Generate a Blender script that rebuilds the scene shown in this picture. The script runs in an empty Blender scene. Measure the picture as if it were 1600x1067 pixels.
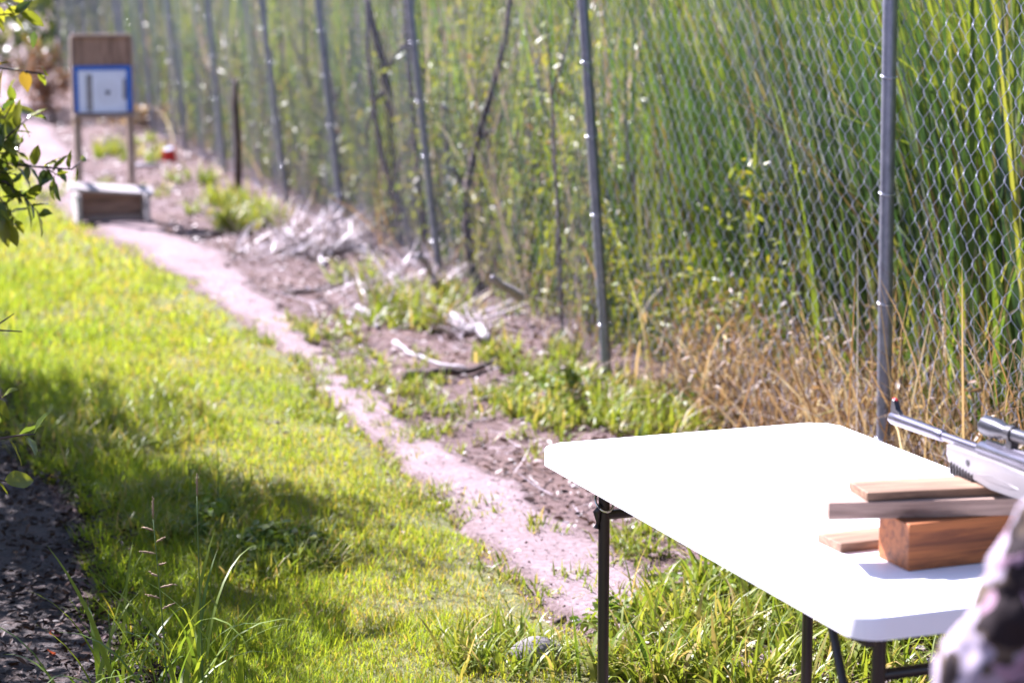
import bpy, bmesh, math, random
import numpy as np
from mathutils import Vector, Matrix

# ------------------------------------------------------------------ camera, sky, sun, exposure
sc = bpy.context.scene
COL = sc.collection
R = math.radians
CAM_H = 1.8
PITCH = math.atan(548 / 3300)
cam_d = bpy.data.cameras.new('camera')
cam = bpy.data.objects.new('camera', cam_d)
COL.objects.link(cam)
cam.location = (0, 0, CAM_H)
cam.rotation_euler = (math.pi / 2 - PITCH, 0, 0)
cam_d.sensor_width = 36
cam_d.lens = 36 * 3300 / 1600
cam_d.clip_end = 2000
cam_d.dof.use_dof = True
cam_d.dof.focus_distance = 5.1
cam_d.dof.aperture_fstop = 3.2
sc.camera = cam

SUN_EL = R(44)
SUN_AZ_FROM = Vector((-0.72, 0.69))            # horizontal direction towards the sun
world = bpy.data.worlds.new('World')
sc.world = world
world.use_nodes = True
wn = world.node_tree
sky = wn.nodes.new('ShaderNodeTexSky')
sky.sky_type = 'NISHITA'
sky.sun_disc = False
sky.sun_elevation = SUN_EL
sky.sun_rotation = math.atan2(SUN_AZ_FROM.x, SUN_AZ_FROM.y)
bg = wn.nodes['Background']
bg.inputs['Strength'].default_value = 0.052
wn.links.new(sky.outputs[0], bg.inputs[0])
sun_d = bpy.data.lights.new('sun', 'SUN')
sun_d.energy = 5.0
sun_d.angle = R(0.53)
sun_d.color = (1.0, 0.95, 0.90)
sun = bpy.data.objects.new('sun', sun_d)
COL.objects.link(sun)
sd = Vector((SUN_AZ_FROM.x * math.cos(SUN_EL), SUN_AZ_FROM.y * math.cos(SUN_EL), math.sin(SUN_EL)))
sun.rotation_euler = sd.to_track_quat('Z', 'Y').to_euler()
sun.location = (-10, 10, 12)
vs = sc.view_settings
vs.view_transform = 'Standard'
vs.look = 'None'
vs.gamma = 1
vs.exposure = 2.3
vs.use_curve_mapping = False
vs.use_white_balance = True                     # the photograph's cool, slightly magenta camera balance
vs.white_balance_temperature = 5900
vs.white_balance_tint = 22
sc.cycles.use_denoising = True
sc.cycles.max_bounces = 8
sc.cycles.transparent_max_bounces = 8
sc.cycles.sample_clamp_indirect = 8

random.seed(7)
rng = np.random.default_rng(11)


# ------------------------------------------------------------------ helpers
def px(x, y, z=0.0):
    """ground (or plane z) point seen at a photograph coordinate: used once to survey the place"""
    u = (x - 800) / 3300
    v = (y - 533.5) / 3300
    dn = math.sin(PITCH) + v * math.cos(PITCH)
    fw = math.cos(PITCH) - v * math.sin(PITCH)
    k = (CAM_H - z) / dn
    return Vector((u * k, fw * k, z))


def at(x, y, Y):
    u = (x - 800) / 3300
    v = (y - 533.5) / 3300
    dn = math.sin(PITCH) + v * math.cos(PITCH)
    fw = math.cos(PITCH) - v * math.sin(PITCH)
    k = Y / fw
    return Vector((u * k, Y, CAM_H - dn * k))


def tag(o, label=None, cat=None, group=None, kind=None):
    if label:
        o['label'] = label
    if cat:
        o['category'] = cat
    if group:
        o['group'] = group
    if kind:
        o['kind'] = kind
    return o


def link(name, me, m=None, parent=None):
    o = bpy.data.objects.new(name, me)
    COL.objects.link(o)
    if m is not None and me is not None and len(me.materials) == 0:
        me.materials.append(m)
    if parent is not None:
        o.parent = parent
    return o


def empty(name, loc=(0, 0, 0), rz=0.0):
    o = bpy.data.objects.new(name, None)
    COL.objects.link(o)
    o.location = loc
    o.rotation_euler = (0, 0, rz)
    return o


def smooth(me, on=True):
    me.polygons.foreach_set('use_smooth', [on] * len(me.polygons))


def np_mesh(name, verts, faces, tone=None, smooth_on=False):
    """verts (N,3); faces: list of int arrays (M,k)"""
    me = bpy.data.meshes.new(name)
    verts = np.asarray(verts, dtype=np.float32)
    me.vertices.add(len(verts))
    me.vertices.foreach_set('co', verts.ravel())
    loops, starts, tot = [], [], 0
    for f in faces:
        f = np.asarray(f, dtype=np.int32)
        if len(f) == 0:
            continue
        loops.append(f.ravel())
        starts.append(tot + np.arange(len(f)) * f.shape[1])
        tot += f.size
    loops = np.concatenate(loops)
    starts = np.concatenate(starts).astype(np.int32)
    me.loops.add(len(loops))
    me.loops.foreach_set('vertex_index', loops)
    me.polygons.add(len(starts))
    me.polygons.foreach_set('loop_start', starts)
    if tone is not None:
        a = me.attributes.new('tone', 'FLOAT', 'POINT')
        a.data.foreach_set('value', np.asarray(tone, dtype=np.float32))
    me.update(calc_edges=True)
    me.validate()
    if smooth_on:
        smooth(me)
    return me


class MB:
    """collects tubes, boxes and prisms into ONE mesh"""

    def __init__(self):
        self.bm = bmesh.new()

    def box(self, c, s, rot=None, bevel=0.0, seg=1):
        r = bmesh.ops.create_cube(self.bm, size=1)
        vs_ = r['verts']
        M = Matrix.Translation(c) @ (rot.to_4x4() if rot is not None else Matrix()) @ Matrix.Diagonal((s[0], s[1], s[2], 1))
        bmesh.ops.transform(self.bm, matrix=M, verts=vs_)
        if bevel:
            es = list({e for v in vs_ for e in v.link_edges})
            bmesh.ops.bevel(self.bm, geom=es, offset=bevel, segments=seg, affect='EDGES', profile=0.5)
        return self

    def tube(self, pts, rad, n=8, caps=True):
        pts = [Vector(p) for p in pts]
        if not isinstance(rad, (list, tuple)):
            rad = [rad] * len(pts)
        rings = []
        ref = None
        for i, p in enumerate(pts):
            d = (pts[min(i + 1, len(pts) - 1)] - pts[max(i - 1, 0)])
            if d.length < 1e-9:
                d = Vector((0, 0, 1))
            d.normalize()
            if ref is None:
                ref = Vector((0, 0, 1)) if abs(d.z) < 0.9 else Vector((1, 0, 0))
            a = d.cross(ref).normalized()
            b = d.cross(a).normalized()
            ref = b.cross(d) * 1.0 if False else ref
            rings.append([self.bm.verts.new(p + (a * math.cos(2 * math.pi * k / n) + b * math.sin(2 * math.pi * k / n)) * rad[i]) for k in range(n)])
        for r0, r1 in zip(rings, rings[1:]):
            for k in range(n):
                self.bm.faces.new((r0[k], r0[(k + 1) % n], r1[(k + 1) % n], r1[k]))
        if caps:
            self.bm.faces.new(rings[0][::-1])
            self.bm.faces.new(rings[-1])
        return self

    def prism(self, poly, y0, y1, bevel=0.0, seg=2):
        """polygon in XZ extruded along Y"""
        a = [self.bm.verts.new((x, y0, z)) for x, z in poly]
        b = [self.bm.verts.new((x, y1, z)) for x, z in poly]
        fs = [self.bm.faces.new(a), self.bm.faces.new(b[::-1])]
        n = len(poly)
        for i in range(n):
            fs.append(self.bm.faces.new((a[i], b[i], b[(i + 1) % n], a[(i + 1) % n])))
        if bevel:
            es = list(fs[0].edges) + list(fs[1].edges)
            bmesh.ops.bevel(self.bm, geom=es, offset=bevel, segments=seg, affect='EDGES', profile=0.5)
        return self

    def build(self, name, m, parent=None, sm=False, angle=None):
        bmesh.ops.recalc_face_normals(self.bm, faces=self.bm.faces[:])
        me = bpy.data.meshes.new(name)
        self.bm.to_mesh(me)
        self.bm.free()
        if sm:
            smooth(me)
            if angle:
                try:
                    me.set_sharp_from_angle(angle=R(angle))
                except Exception:
                    pass
        return link(name, me, m, parent)


def vnoise(x, y, seed=0):
    """smooth value noise, vectorised"""
    x = np.asarray(x, dtype=np.float64)
    y = np.asarray(y, dtype=np.float64)
    xi = np.floor(x).astype(np.int64)
    yi = np.floor(y).astype(np.int64)
    xf = x - xi
    yf = y - yi
    u = xf * xf * (3 - 2 * xf)
    v = yf * yf * (3 - 2 * yf)

    def h(a, b):
        n = (a * 374761393 + b * 668265263 + seed * 974711) & 0x7fffffff
        n = ((n ^ (n >> 13)) * 1274126177) & 0x7fffffff
        n = n ^ (n >> 16)
        return (n & 0xffff) / 65535.0
    return ((h(xi, yi) * (1 - u) + h(xi + 1, yi) * u) * (1 - v) + (h(xi, yi + 1) * (1 - u) + h(xi + 1, yi + 1) * u) * v)


def fbm(x, y, seed=0, o=3):
    s = 0
    a = 0.5
    for i in range(o):
        s = s + a * vnoise(np.asarray(x) * 2 ** i, np.asarray(y) * 2 ** i, seed + i * 17)
        a *= 0.5
    return s / (1 - 0.5 ** o)


def gh(x, y):
    """height of the ground"""
    x = np.asarray(x, dtype=np.float64)
    y = np.asarray(y, dtype=np.float64)
    return 0.05 * (fbm(x * 0.9, y * 0.9, 3) - 0.5) + 0.012 * (fbm(x * 6, y * 6, 5, 2) - 0.5)


def ghf(x, y):
    return float(gh(x, y))


# ------------------------------------------------------------------ materials
class NT:
    def __init__(self, name):
        self.m = bpy.data.materials.new(name)
        self.m.use_nodes = True
        self.t = self.m.node_tree
        self.p = self.t.nodes['Principled BSDF']
        self.out = self.t.nodes['Material Output']

    def n(self, kind, **kw):
        nd = self.t.nodes.new(kind)
        for k, v in kw.items():
            if k in nd.inputs:
                nd.inputs[k].default_value = v
            else:
                setattr(nd, k, v)
        return nd

    def l(self, a, b):
        self.t.links.new(a, b)
        return self

    def ramp(self, fac, stops, interp='LINEAR'):
        nd = self.t.nodes.new('ShaderNodeValToRGB')
        nd.color_ramp.interpolation = interp
        e = nd.color_ramp.elements
        while len(e) < len(stops):
            e.new(0.5)
        for i, (p, c) in enumerate(stops):
            e[i].position = p
            e[i].color = (c[0], c[1], c[2], 1)
        self.l(fac, nd.inputs[0])
        return nd

    def coords(self, scale=(1, 1, 1), kind='Object'):
        tc = self.n('ShaderNodeTexCoord')
        mp = self.n('ShaderNodeMapping')
        mp.inputs['Scale'].default_value = scale
        self.l(tc.outputs[kind], mp.inputs[0])
        return mp.outputs[0]

    def noise(self, vec, scale, detail=4, rough=0.55, dist=0.0):
        nd = self.n('ShaderNodeTexNoise')
        nd.inputs['Scale'].default_value = scale
        nd.inputs['Detail'].default_value = detail
        nd.inputs['Roughness'].default_value = rough
        nd.inputs['Distortion'].default_value = dist
        if vec is not None:
            self.l(vec, nd.inputs['Vector'])
        return nd.outputs[0]

    def bump(self, h, strength=0.3, dist=0.01):
        b = self.n('ShaderNodeBump')
        b.inputs['Strength'].default_value = strength
        b.inputs['Distance'].default_value = dist
        self.l(h, b.inputs['Height'])
        self.l(b.outputs[0], self.p.inputs['Normal'])
        return self

    def base(self, sock):
        self.l(sock, self.p.inputs['Base Color'])
        return self

    def set(self, rough=0.6, metal=0.0, spec=0.5):
        self.p.inputs['Roughness'].default_value = rough
        self.p.inputs['Metallic'].default_value = metal
        self.p.inputs['Specular IOR Level'].default_value = spec
        return self


def m_mottled(name, stops, scale=8, rough=0.6, metal=0.0, bump=0.0, bdist=0.005, stretch=(1, 1, 1), spec=0.5, detail=5):
    t = NT(name)
    v = t.coords(stretch)
    f = t.noise(v, scale, detail)
    t.base(t.ramp(f, stops).outputs[0]).set(rough, metal, spec)
    if bump:
        t.bump(t.noise(v, scale * 4, 4), bump, bdist)
    return t.m


def m_leaf(name, stops, trans=0.45, rough=0.45, spec=0.5, attr=True, noise_scale=3.0, tcol=1.25):
    """thin leaf: reflects and lets light through; hue by blade"""
    t = NT(name)
    if attr:
        a = t.n('ShaderNodeAttribute', attribute_name='tone')
        fac = a.outputs['Fac']
    else:
        oi = t.n('ShaderNodeObjectInfo')
        fac = oi.outputs['Random']
    rp = t.ramp(fac, stops)
    t.base(rp.outputs[0]).set(rough, 0, spec)
    tr = t.n('ShaderNodeBsdfTranslucent')
    mul = t.n('ShaderNodeMixRGB', blend_type='MULTIPLY')
    mul.inputs[0].default_value = 1
    mul.inputs[2].default_value = (tcol, tcol * 0.95, tcol * 0.55, 1)
    t.l(rp.outputs[0], mul.inputs[1])
    t.l(mul.outputs[0], tr.inputs[0])
    mx = t.n('ShaderNodeMixShader')
    mx.inputs[0].default_value = trans
    t.l(t.p.outputs[0], mx.inputs[1])
    t.l(tr.outputs[0], mx.inputs[2])
    t.l(mx.outputs[0], t.out.inputs[0])
    return t.m


def m_wood(name, light, dark, scale=1.0, rough=0.65):
    t = NT(name)
    v = t.coords((1.2 * scale, 14 * scale, 14 * scale))
    f = t.noise(v, 3.5, 6, 0.6, 0.6)
    f2 = t.noise(t.coords((2, 60, 60)), 4, 3)
    vo = t.n('ShaderNodeTexVoronoi')
    vo.inputs['Scale'].default_value = 5.5
    t.l(t.coords((1.0, 1.6, 1.6)), vo.inputs['Vector'])
    kn = t.ramp(vo.outputs['Distance'], [(0.0, (0.25, 0.18, 0.12)), (0.09, (0.6, 0.5, 0.4)), (0.14, (1, 1, 1))])
    c = t.ramp(f, [(0.34, [x * 0.85 for x in dark]), (0.58, [x * 1.3 for x in light])])
    mx = t.n('ShaderNodeMixRGB', blend_type='MULTIPLY')
    mx.inputs[0].default_value = 0.8
    t.l(c.outputs[0], mx.inputs[1])
    t.l(kn.outputs[0], mx.inputs[2])
    mx2 = t.n('ShaderNodeMixRGB', blend_type='MULTIPLY')
    mx2.inputs[0].default_value = 0.6
    t.l(mx.outputs[0], mx2.inputs[1])
    t.l(f2, mx2.inputs[2])
    t.base(mx2.outputs[0]).set(rough)
    t.bump(f2, 0.25, 0.002)
    return t.m


M = {}
M['soil'] = NT('soil')
t = M['soil']
v = t.coords((1, 1, 1))
big = t.noise(v, 1.2, 4)
fine = t.noise(v, 28, 6, 0.7)
c1 = t.ramp(fine, [(0.3, (0.042, 0.0252, 0.0227)), (0.5, (0.101, 0.0655, 0.0622)), (0.72, (0.193, 0.141, 0.139))])
c2 = t.ramp(fine, [(0.3, (0.05, 0.031, 0.026)), (0.7, (0.165, 0.108, 0.095))])
mx = t.n('ShaderNodeMixRGB')
t.l(t.ramp(big, [(0.42, (0, 0, 0)), (0.6, (1, 1, 1))]).outputs[0], mx.inputs[0])
t.l(c1.outputs[0], mx.inputs[1])
t.l(c2.outputs[0], mx.inputs[2])
t.base(mx.outputs[0]).set(0.95, 0, 0.2).bump(fine, 0.7, 0.02)
M['soil'] = t.m

t = NT('path_dirt')
v = t.coords((1, 1, 1))
big = t.noise(v, 1.7, 5)
mid = t.noise(v, 9, 5, 0.65)
fine = t.noise(v, 45, 6, 0.7)
c1 = t.ramp(fine, [(0.28, (0.105, 0.072, 0.068)), (0.48, (0.205, 0.158, 0.158)), (0.75, (0.295, 0.245, 0.255))])
c2 = t.ramp(big, [(0.3, (0.70, 0.63, 0.62)), (0.65, (1.05, 1.0, 1.04))])
mx = t.n('ShaderNodeMixRGB', blend_type='MULTIPLY')
mx.inputs[0].default_value = 1
t.l(c1.outputs[0], mx.inputs[1])
t.l(c2.outputs[0], mx.inputs[2])
soilc = t.ramp(fine, [(0.3, (0.0462, 0.0286, 0.0252)), (0.5, (0.105, 0.0697, 0.0655)), (0.72, (0.193, 0.143, 0.139))])
at_ = t.n('ShaderNodeAttribute', attribute_name='tone')
ad = t.n('ShaderNodeMath', operation='ADD')
t.l(at_.outputs['Fac'], ad.inputs[0])
t.l(mid, ad.inputs[1])
fac = t.ramp(ad.outputs[0], [(0.64, (0, 0, 0)), (1.04, (1, 1, 1))])
mx2 = t.n('ShaderNodeMixRGB')
t.l(fac.outputs[0], mx2.inputs[0])
t.l(soilc.outputs[0], mx2.inputs[1])
t.l(mx.outputs[0], mx2.inputs[2])
t.base(mx2.outputs[0]).set(0.9, 0, 0.25).bump(fine, 0.6, 0.015)
M['path'] = t.m

M['mulch'] = m_mottled('mulch', [(0.35, (0.010, 0.005, 0.003)), (0.55, (0.028, 0.014, 0.008)), (0.7, (0.058, 0.031, 0.02))], 30, 0.85, bump=0.8, bdist=0.02)
M['galv'] = m_mottled('galvanised_steel', [(0.3, (0.185, 0.193, 0.252)), (0.7, (0.277, 0.286, 0.353))], 25, 0.42, 0.75, 0.05, 0.002)
M['wire'] = m_mottled('galvanised_wire', [(0.3, (0.25, 0.26, 0.35)), (0.7, (0.33, 0.345, 0.45))], 25, 0.38, 0.55)
M['table'] = m_mottled('white_plastic', [(0.3, (0.80, 0.78, 0.82)), (0.7, (0.86, 0.84, 0.87))], 3, 0.42, 0, 0.08, 0.0015)
M['leg'] = m_mottled('brown_black_paint', [(0.3, (0.009, 0.006, 0.006)), (0.7, (0.016, 0.010, 0.010))], 12, 0.35, 0.0, 0.02)
M['steel'] = m_mottled('bright_steel', [(0.3, (0.55, 0.55, 0.58)), (0.7, (0.7, 0.7, 0.72))], 20, 0.25, 1.0)
M['redplastic'] = m_mottled('dark_red_plastic', [(0.3, (0.12, 0.01, 0.012)), (0.7, (0.18, 0.02, 0.02))], 10, 0.4)
M['wood_orange'] = m_wood('fir_block', (0.36, 0.115, 0.026), (0.22, 0.06, 0.013))
M['wood_pale'] = m_wood('pale_plank', (0.40, 0.275, 0.21), (0.27, 0.17, 0.125))
M['wood_tan'] = m_wood('tan_board', (0.28, 0.165, 0.095), (0.18, 0.095, 0.05))
M['wood_sunlit'] = m_wood('sunlit_pale_board', (0.52, 0.47, 0.45), (0.40, 0.34, 0.31))  # sunlight put into the colour: paler than the stand's other timber
M['ply'] = m_wood('brown_plywood', (0.40, 0.235, 0.165), (0.27, 0.15, 0.10), 0.6)
M['stud'] = m_wood('stand_timber', (0.46, 0.33, 0.27), (0.32, 0.215, 0.17), 0.8)
M['paper'] = m_mottled('white_paper', [(0.3, (0.74, 0.74, 0.86)), (0.7, (0.80, 0.80, 0.90))], 4, 0.8)
M['bluetape'] = m_mottled('blue_tape', [(0.3, (0.01, 0.09, 0.42)), (0.7, (0.02, 0.14, 0.55))], 6, 0.5)
M['greycard'] = m_mottled('grey_cardboard', [(0.3, (0.20, 0.18, 0.19)), (0.7, (0.32, 0.29, 0.30))], 14, 0.8)
M['ink'] = m_mottled('dark_ink', [(0.3, (0.05, 0.05, 0.08)), (0.7, (0.09, 0.09, 0.13))], 30, 0.8)
M['red'] = m_mottled('red_paint', [(0.3, (0.55, 0.012, 0.012)), (0.7, (0.65, 0.03, 0.02))], 8, 0.3)
M['stock'] = m_mottled('grey_beige_stock', [(0.3, (0.155, 0.145, 0.15)), (0.7, (0.20, 0.185, 0.19))], 9, 0.4, 0, 0.05, 0.001)
M['black'] = m_mottled('black_rubber', [(0.3, (0.012, 0.011, 0.014)), (0.7, (0.024, 0.021, 0.026))], 18, 0.4)
M['gun'] = m_mottled('blued_steel', [(0.3, (0.10, 0.095, 0.125)), (0.7, (0.16, 0.15, 0.19))], 15, 0.28, 0.85)
M['scope'] = m_mottled('black_anodised', [(0.3, (0.03, 0.03, 0.038)), (0.7, (0.05, 0.05, 0.06))], 15, 0.3, 0.5)
M['glass'] = m_mottled('lens_glass', [(0.3, (0.02, 0.03, 0.06)), (0.7, (0.03, 0.05, 0.09))], 3, 0.05)
M['redsight'] = m_mottled('red_fibre_sight', [(0.3, (0.5, 0.01, 0.02)), (0.7, (0.6, 0.02, 0.03))], 10, 0.3)
M['bark'] = m_mottled('grey_brown_bark', [(0.3, (0.07, 0.05, 0.045)), (0.7, (0.17, 0.13, 0.12))], 14, 0.9, 0, 0.6, 0.01, (1, 1, 0.3))
M['darkbark'] = m_mottled('dark_bark', [(0.3, (0.035, 0.022, 0.018)), (0.7, (0.09, 0.06, 0.05))], 18, 0.9, 0, 0.6, 0.01)
M['paledrift'] = m_mottled('bleached_wood', [(0.3, (0.19, 0.165, 0.17)), (0.7, (0.40, 0.365, 0.385))], 26, 0.8, 0, 0.5, 0.006)
M['rock'] = m_mottled('grey_stone', [(0.3, (0.09, 0.08, 0.078)), (0.7, (0.17, 0.15, 0.15))], 22, 0.85, 0, 0.5, 0.01)
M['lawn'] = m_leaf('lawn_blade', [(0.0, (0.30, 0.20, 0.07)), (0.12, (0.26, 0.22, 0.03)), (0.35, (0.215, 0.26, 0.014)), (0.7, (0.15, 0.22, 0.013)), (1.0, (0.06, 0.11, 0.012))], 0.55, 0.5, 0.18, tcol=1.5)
M['weed'] = m_leaf('weed_blade', [(0.0, (0.36, 0.27, 0.12)), (0.1, (0.24, 0.22, 0.05)), (0.3, (0.19, 0.23, 0.022)), (0.7, (0.11, 0.17, 0.016)), (1.0, (0.045, 0.09, 0.014))], 0.42, 0.45, 0.28)
M['reed'] = m_leaf('reed_blade', [(0.0, (0.24, 0.14, 0.07)), (0.06, (0.24, 0.20, 0.09)), (0.10, (0.24, 0.27, 0.03)), (0.35, (0.105, 0.17, 0.020)), (0.6, (0.068, 0.125, 0.022)), (0.8, (0.038, 0.080, 0.028)), (0.92, (0.030, 0.062, 0.040)), (1.0, (0.18, 0.20, 0.22))], 0.44, 0.36, 0.5)
M['farreed'] = m_leaf('hazy_reed_blade', [(0.0, (0.20, 0.13, 0.11)), (0.12, (0.22, 0.19, 0.21)), (0.25, (0.20, 0.23, 0.03)), (0.5, (0.12, 0.18, 0.025)), (0.75, (0.055, 0.11, 0.03)), (1.0, (0.06, 0.085, 0.075))], 0.45, 0.45, 0.35)
M['straw'] = m_leaf('dry_straw', [(0.0, (0.11, 0.06, 0.034)), (0.35, (0.21, 0.125, 0.07)), (0.7, (0.34, 0.245, 0.16)), (1.0, (0.46, 0.41, 0.37))], 0.35, 0.5, 0.4)
M['under'] = m_leaf('undergrowth_leaf', [(0.0, (0.16, 0.10, 0.075)), (0.2, (0.22, 0.21, 0.02)), (0.45, (0.17, 0.21, 0.018)), (0.75, (0.06, 0.10, 0.02)), (0.92, (0.045, 0.06, 0.04)), (1.0, (0.13, 0.115, 0.13))], 0.42, 0.38, 0.35)
M['citrus'] = m_leaf('citrus_leaf', [(0.0, (0.16, 0.19, 0.022)), (0.5, (0.085, 0.13, 0.018)), (1.0, (0.035, 0.07, 0.014))], 0.40, 0.22, 0.6, attr=True)
M['citrusleaf'] = m_leaf('citrus_single_leaf', [(0.0, (0.21, 0.22, 0.02)), (0.55, (0.13, 0.165, 0.016)), (1.0, (0.035, 0.065, 0.014))], 0.5, 0.2, 0.6, attr=False)
M['oldleaf'] = m_leaf('yellowing_leaf', [(0.0, (0.20, 0.13, 0.02)), (1.0, (0.13, 0.12, 0.02))], 0.40, 0.3, 0.5, attr=False)
M['litter'] = m_leaf('dead_leaf', [(0.0, (0.0378, 0.0218, 0.0185)), (0.35, (0.0924, 0.0487, 0.0353)), (0.6, (0.168, 0.109, 0.0924)), (0.8, (0.269, 0.218, 0.227)), (1.0, (0.353, 0.311, 0.344))], 0.10, 0.5, 0.5)
M['chip'] = m_leaf('bark_chip', [(0.0, (0.012, 0.005, 0.003)), (0.6, (0.046, 0.021, 0.010)), (0.9, (0.11, 0.055, 0.032)), (1.0, (0.20, 0.14, 0.12))], 0.03, 0.6, 0.2)
M['rust'] = m_leaf('rusty_dry_leaf', [(0.0, (0.12, 0.045, 0.025)), (0.6, (0.22, 0.10, 0.055)), (1.0, (0.22, 0.17, 0.10))], 0.35, 0.5, 0.4)
M['gloss'] = m_leaf('glossy_tree_leaf', [(0.0, (0.10, 0.12, 0.03)), (0.5, (0.045, 0.075, 0.022)), (1.0, (0.03, 0.05, 0.02))], 0.25, 0.27, 1.0)
M['petal'] = m_leaf('red_petal', [(0.0, (0.55, 0.05, 0.01)), (1.0, (0.42, 0.09, 0.05))], 0.3, 0.4, 0.5, attr=False)
M['seed'] = m_mottled('seed_head', [(0.3, (0.16, 0.10, 0.05)), (0.7, (0.32, 0.22, 0.13))], 60, 0.8)
M['skin'] = m_mottled('skin', [(0.3, (0.50, 0.30, 0.22)), (0.7, (0.56, 0.35, 0.26))], 14, 0.5)
M['hair'] = m_mottled('dark_hair', [(0.3, (0.02, 0.014, 0.01)), (0.7, (0.05, 0.034, 0.025))], 40, 0.5)
M['denim'] = m_mottled('dark_trousers', [(0.3, (0.03, 0.035, 0.05)), (0.7, (0.05, 0.055, 0.075))], 40, 0.85)
t = NT('camouflage_cloth')
v = t.coords((1, 1, 1))
n1 = t.noise(v, 12.0, 2, 0.5, 0.6)
n2 = t.noise(t.coords((1, 1, 0.8)), 17.0, 2, 0.5, 0.8)
a = t.ramp(n1, [(0.0, (0.018, 0.012, 0.013)), (0.435, (0.085, 0.062, 0.045)), (0.47, (0.28, 0.24, 0.29))], 'CONSTANT')
b = t.ramp(n2, [(0.0, (0, 0, 0)), (0.60, (1, 1, 1))], 'CONSTANT')
mx = t.n('ShaderNodeMixRGB')
t.l(b.outputs[0], mx.inputs[0])
t.l(a.outputs[0], mx.inputs[1])
mx.inputs[2].default_value = (0.27, 0.17, 0.22, 1)
t.base(mx.outputs[0]).set(0.9, 0, 0.2).bump(t.noise(v, 90, 3), 0.3, 0.002)
M['camo'] = t.m


# ------------------------------------------------------------------ the ground
def axis(a):
    return np.unique(np.concatenate(a))


gx = axis([np.linspace(-3.2, 2.6, 100), np.linspace(-12, -3.2, 45), np.linspace(2.6, 10, 30), np.geomspace(10, 500, 16), -np.geomspace(12, 500, 16)])
gy = axis([np.linspace(2.5, 13, 150), np.linspace(13, 60, 110), np.geomspace(60, 900, 18), np.linspace(-6, 2.5, 20), -np.geomspace(6, 300, 10)])
GX, GY = np.meshgrid(gx, gy)
V = np.stack([GX.ravel(), GY.ravel(), gh(GX, GY).ravel()], 1)
nx, ny = len(gx), len(gy)
ii = (np.arange(ny - 1)[:, None] * nx + np.arange(nx - 1)[None, :]).ravel()
o = link('ground', np_mesh('ground', V, [np.stack([ii, ii + 1, ii + nx + 1, ii + nx], 1)], smooth_on=True), M['soil'])
tag(o, 'brown leaf-strewn soil on both sides of the fence', 'ground', kind='structure')

PY = [2.0, 4.0, 5.7, 6.3, 7.5, 8.6, 9.5, 10.5, 12.3, 14.5, 15.6, 18, 22, 28.8, 40, 60]
PL = [1.30, 0.66, 0.15, -0.01, -0.33, -0.65, -0.90, -1.18, -1.76, -2.56, -3.05, -3.95, -5.1, -7.0, -10.0, -15.5]
PR = [1.95, 1.26, 0.68, 0.49, 0.03, -0.38, -0.68, -0.97, -1.40, -1.98, -2.42, -3.25, -4.45, -6.2, -9.2, -14.4]


def pl(y):
    return np.interp(y, PY, PL) + 0.16 * (fbm(np.asarray(y) * 1.6, np.asarray(y) * 0 + 3.3, 21) - 0.5)


def pr_(y):
    return np.interp(y, PY, PR) + 0.20 * (fbm(np.asarray(y) * 1.6, np.asarray(y) * 0 + 9.3, 22) - 0.5)


ys = np.concatenate([np.arange(2, 16, 0.07), np.arange(16, 60, 0.3)])
cols = 13
w = np.linspace(0, 1, cols)
L_, R_ = pl(ys), pr_(ys)
PXs = L_[:, None] * (1 - w) + R_[:, None] * w
PYs = np.repeat(ys[:, None], cols, 1)
jit = 0.05 * (fbm(PXs * 7, PYs * 7, 31) - 0.5)
PXs = PXs + jit * 2
edge = np.minimum(w, 1 - w)[None, :]
PZ = gh(PXs, PYs) + np.where(edge < 0.01, -0.015, 0.006 + 0.022 * fbm(PXs * 6, PYs * 6, 41, 4))
V = np.stack([PXs.ravel(), PYs.ravel(), PZ.ravel()], 1)
ii = (np.arange(len(ys) - 1)[:, None] * cols + np.arange(cols - 1)[None, :]).ravel()
o = link('dirt_path', np_mesh('dirt_path', V, [np.stack([ii, ii + 1, ii + cols + 1, ii + cols], 1)], tone=(np.repeat((np.clip(edge * 2.2, 0, 0.6))[0][None, :], len(ys), 0) * np.interp(ys, [13, 17], [1, 0.7])[:, None]).ravel(), smooth_on=True), M['path'])
tag(o, 'pale trodden dirt path running along the fence to the target', 'path', kind='structure')

MY = [3.0, 4.6, 5.3, 5.95, 6.85, 8.0, 9.5, 12, 14]
MX = [-0.55, -0.78, -0.98, -1.19, -1.40, -1.85, -2.35, -3.2, -3.9]


def mulch_edge(y):
    return np.interp(y, MY, MX) + 0.22 * (fbm(np.asarray(y) * 2.2, np.asarray(y) * 0 + 1.3, 61) - 0.5)


ys = np.arange(3, 14, 0.08)
cols = 22
w = np.linspace(0, 1, cols)
Rr = mulch_edge(ys)
PXs = (Rr - 2.3)[:, None] * (1 - w) + Rr[:, None] * w
PYs = np.repeat(ys[:, None], cols, 1)
PXs = PXs + 0.1 * (fbm(PXs * 5, PYs * 5, 33) - 0.5)
PZ = gh(PXs, PYs) + np.where(np.minimum(w, 1 - w)[None, :] < 0.01, -0.015, 0.008 + 0.03 * fbm(PXs * 8, PYs * 8, 43))
V = np.stack([PXs.ravel(), PYs.ravel(), PZ.ravel()], 1)
ii = (np.arange(len(ys) - 1)[:, None] * cols + np.arange(cols - 1)[None, :]).ravel()
o = link('mulch_ground', np_mesh('mulch_ground', V, [np.stack([ii, ii + 1, ii + cols + 1, ii + cols], 1)], smooth_on=True), M['mulch'])
tag(o, 'dark shaded bark mulch under the citrus trees', 'mulch', kind='structure')


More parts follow.
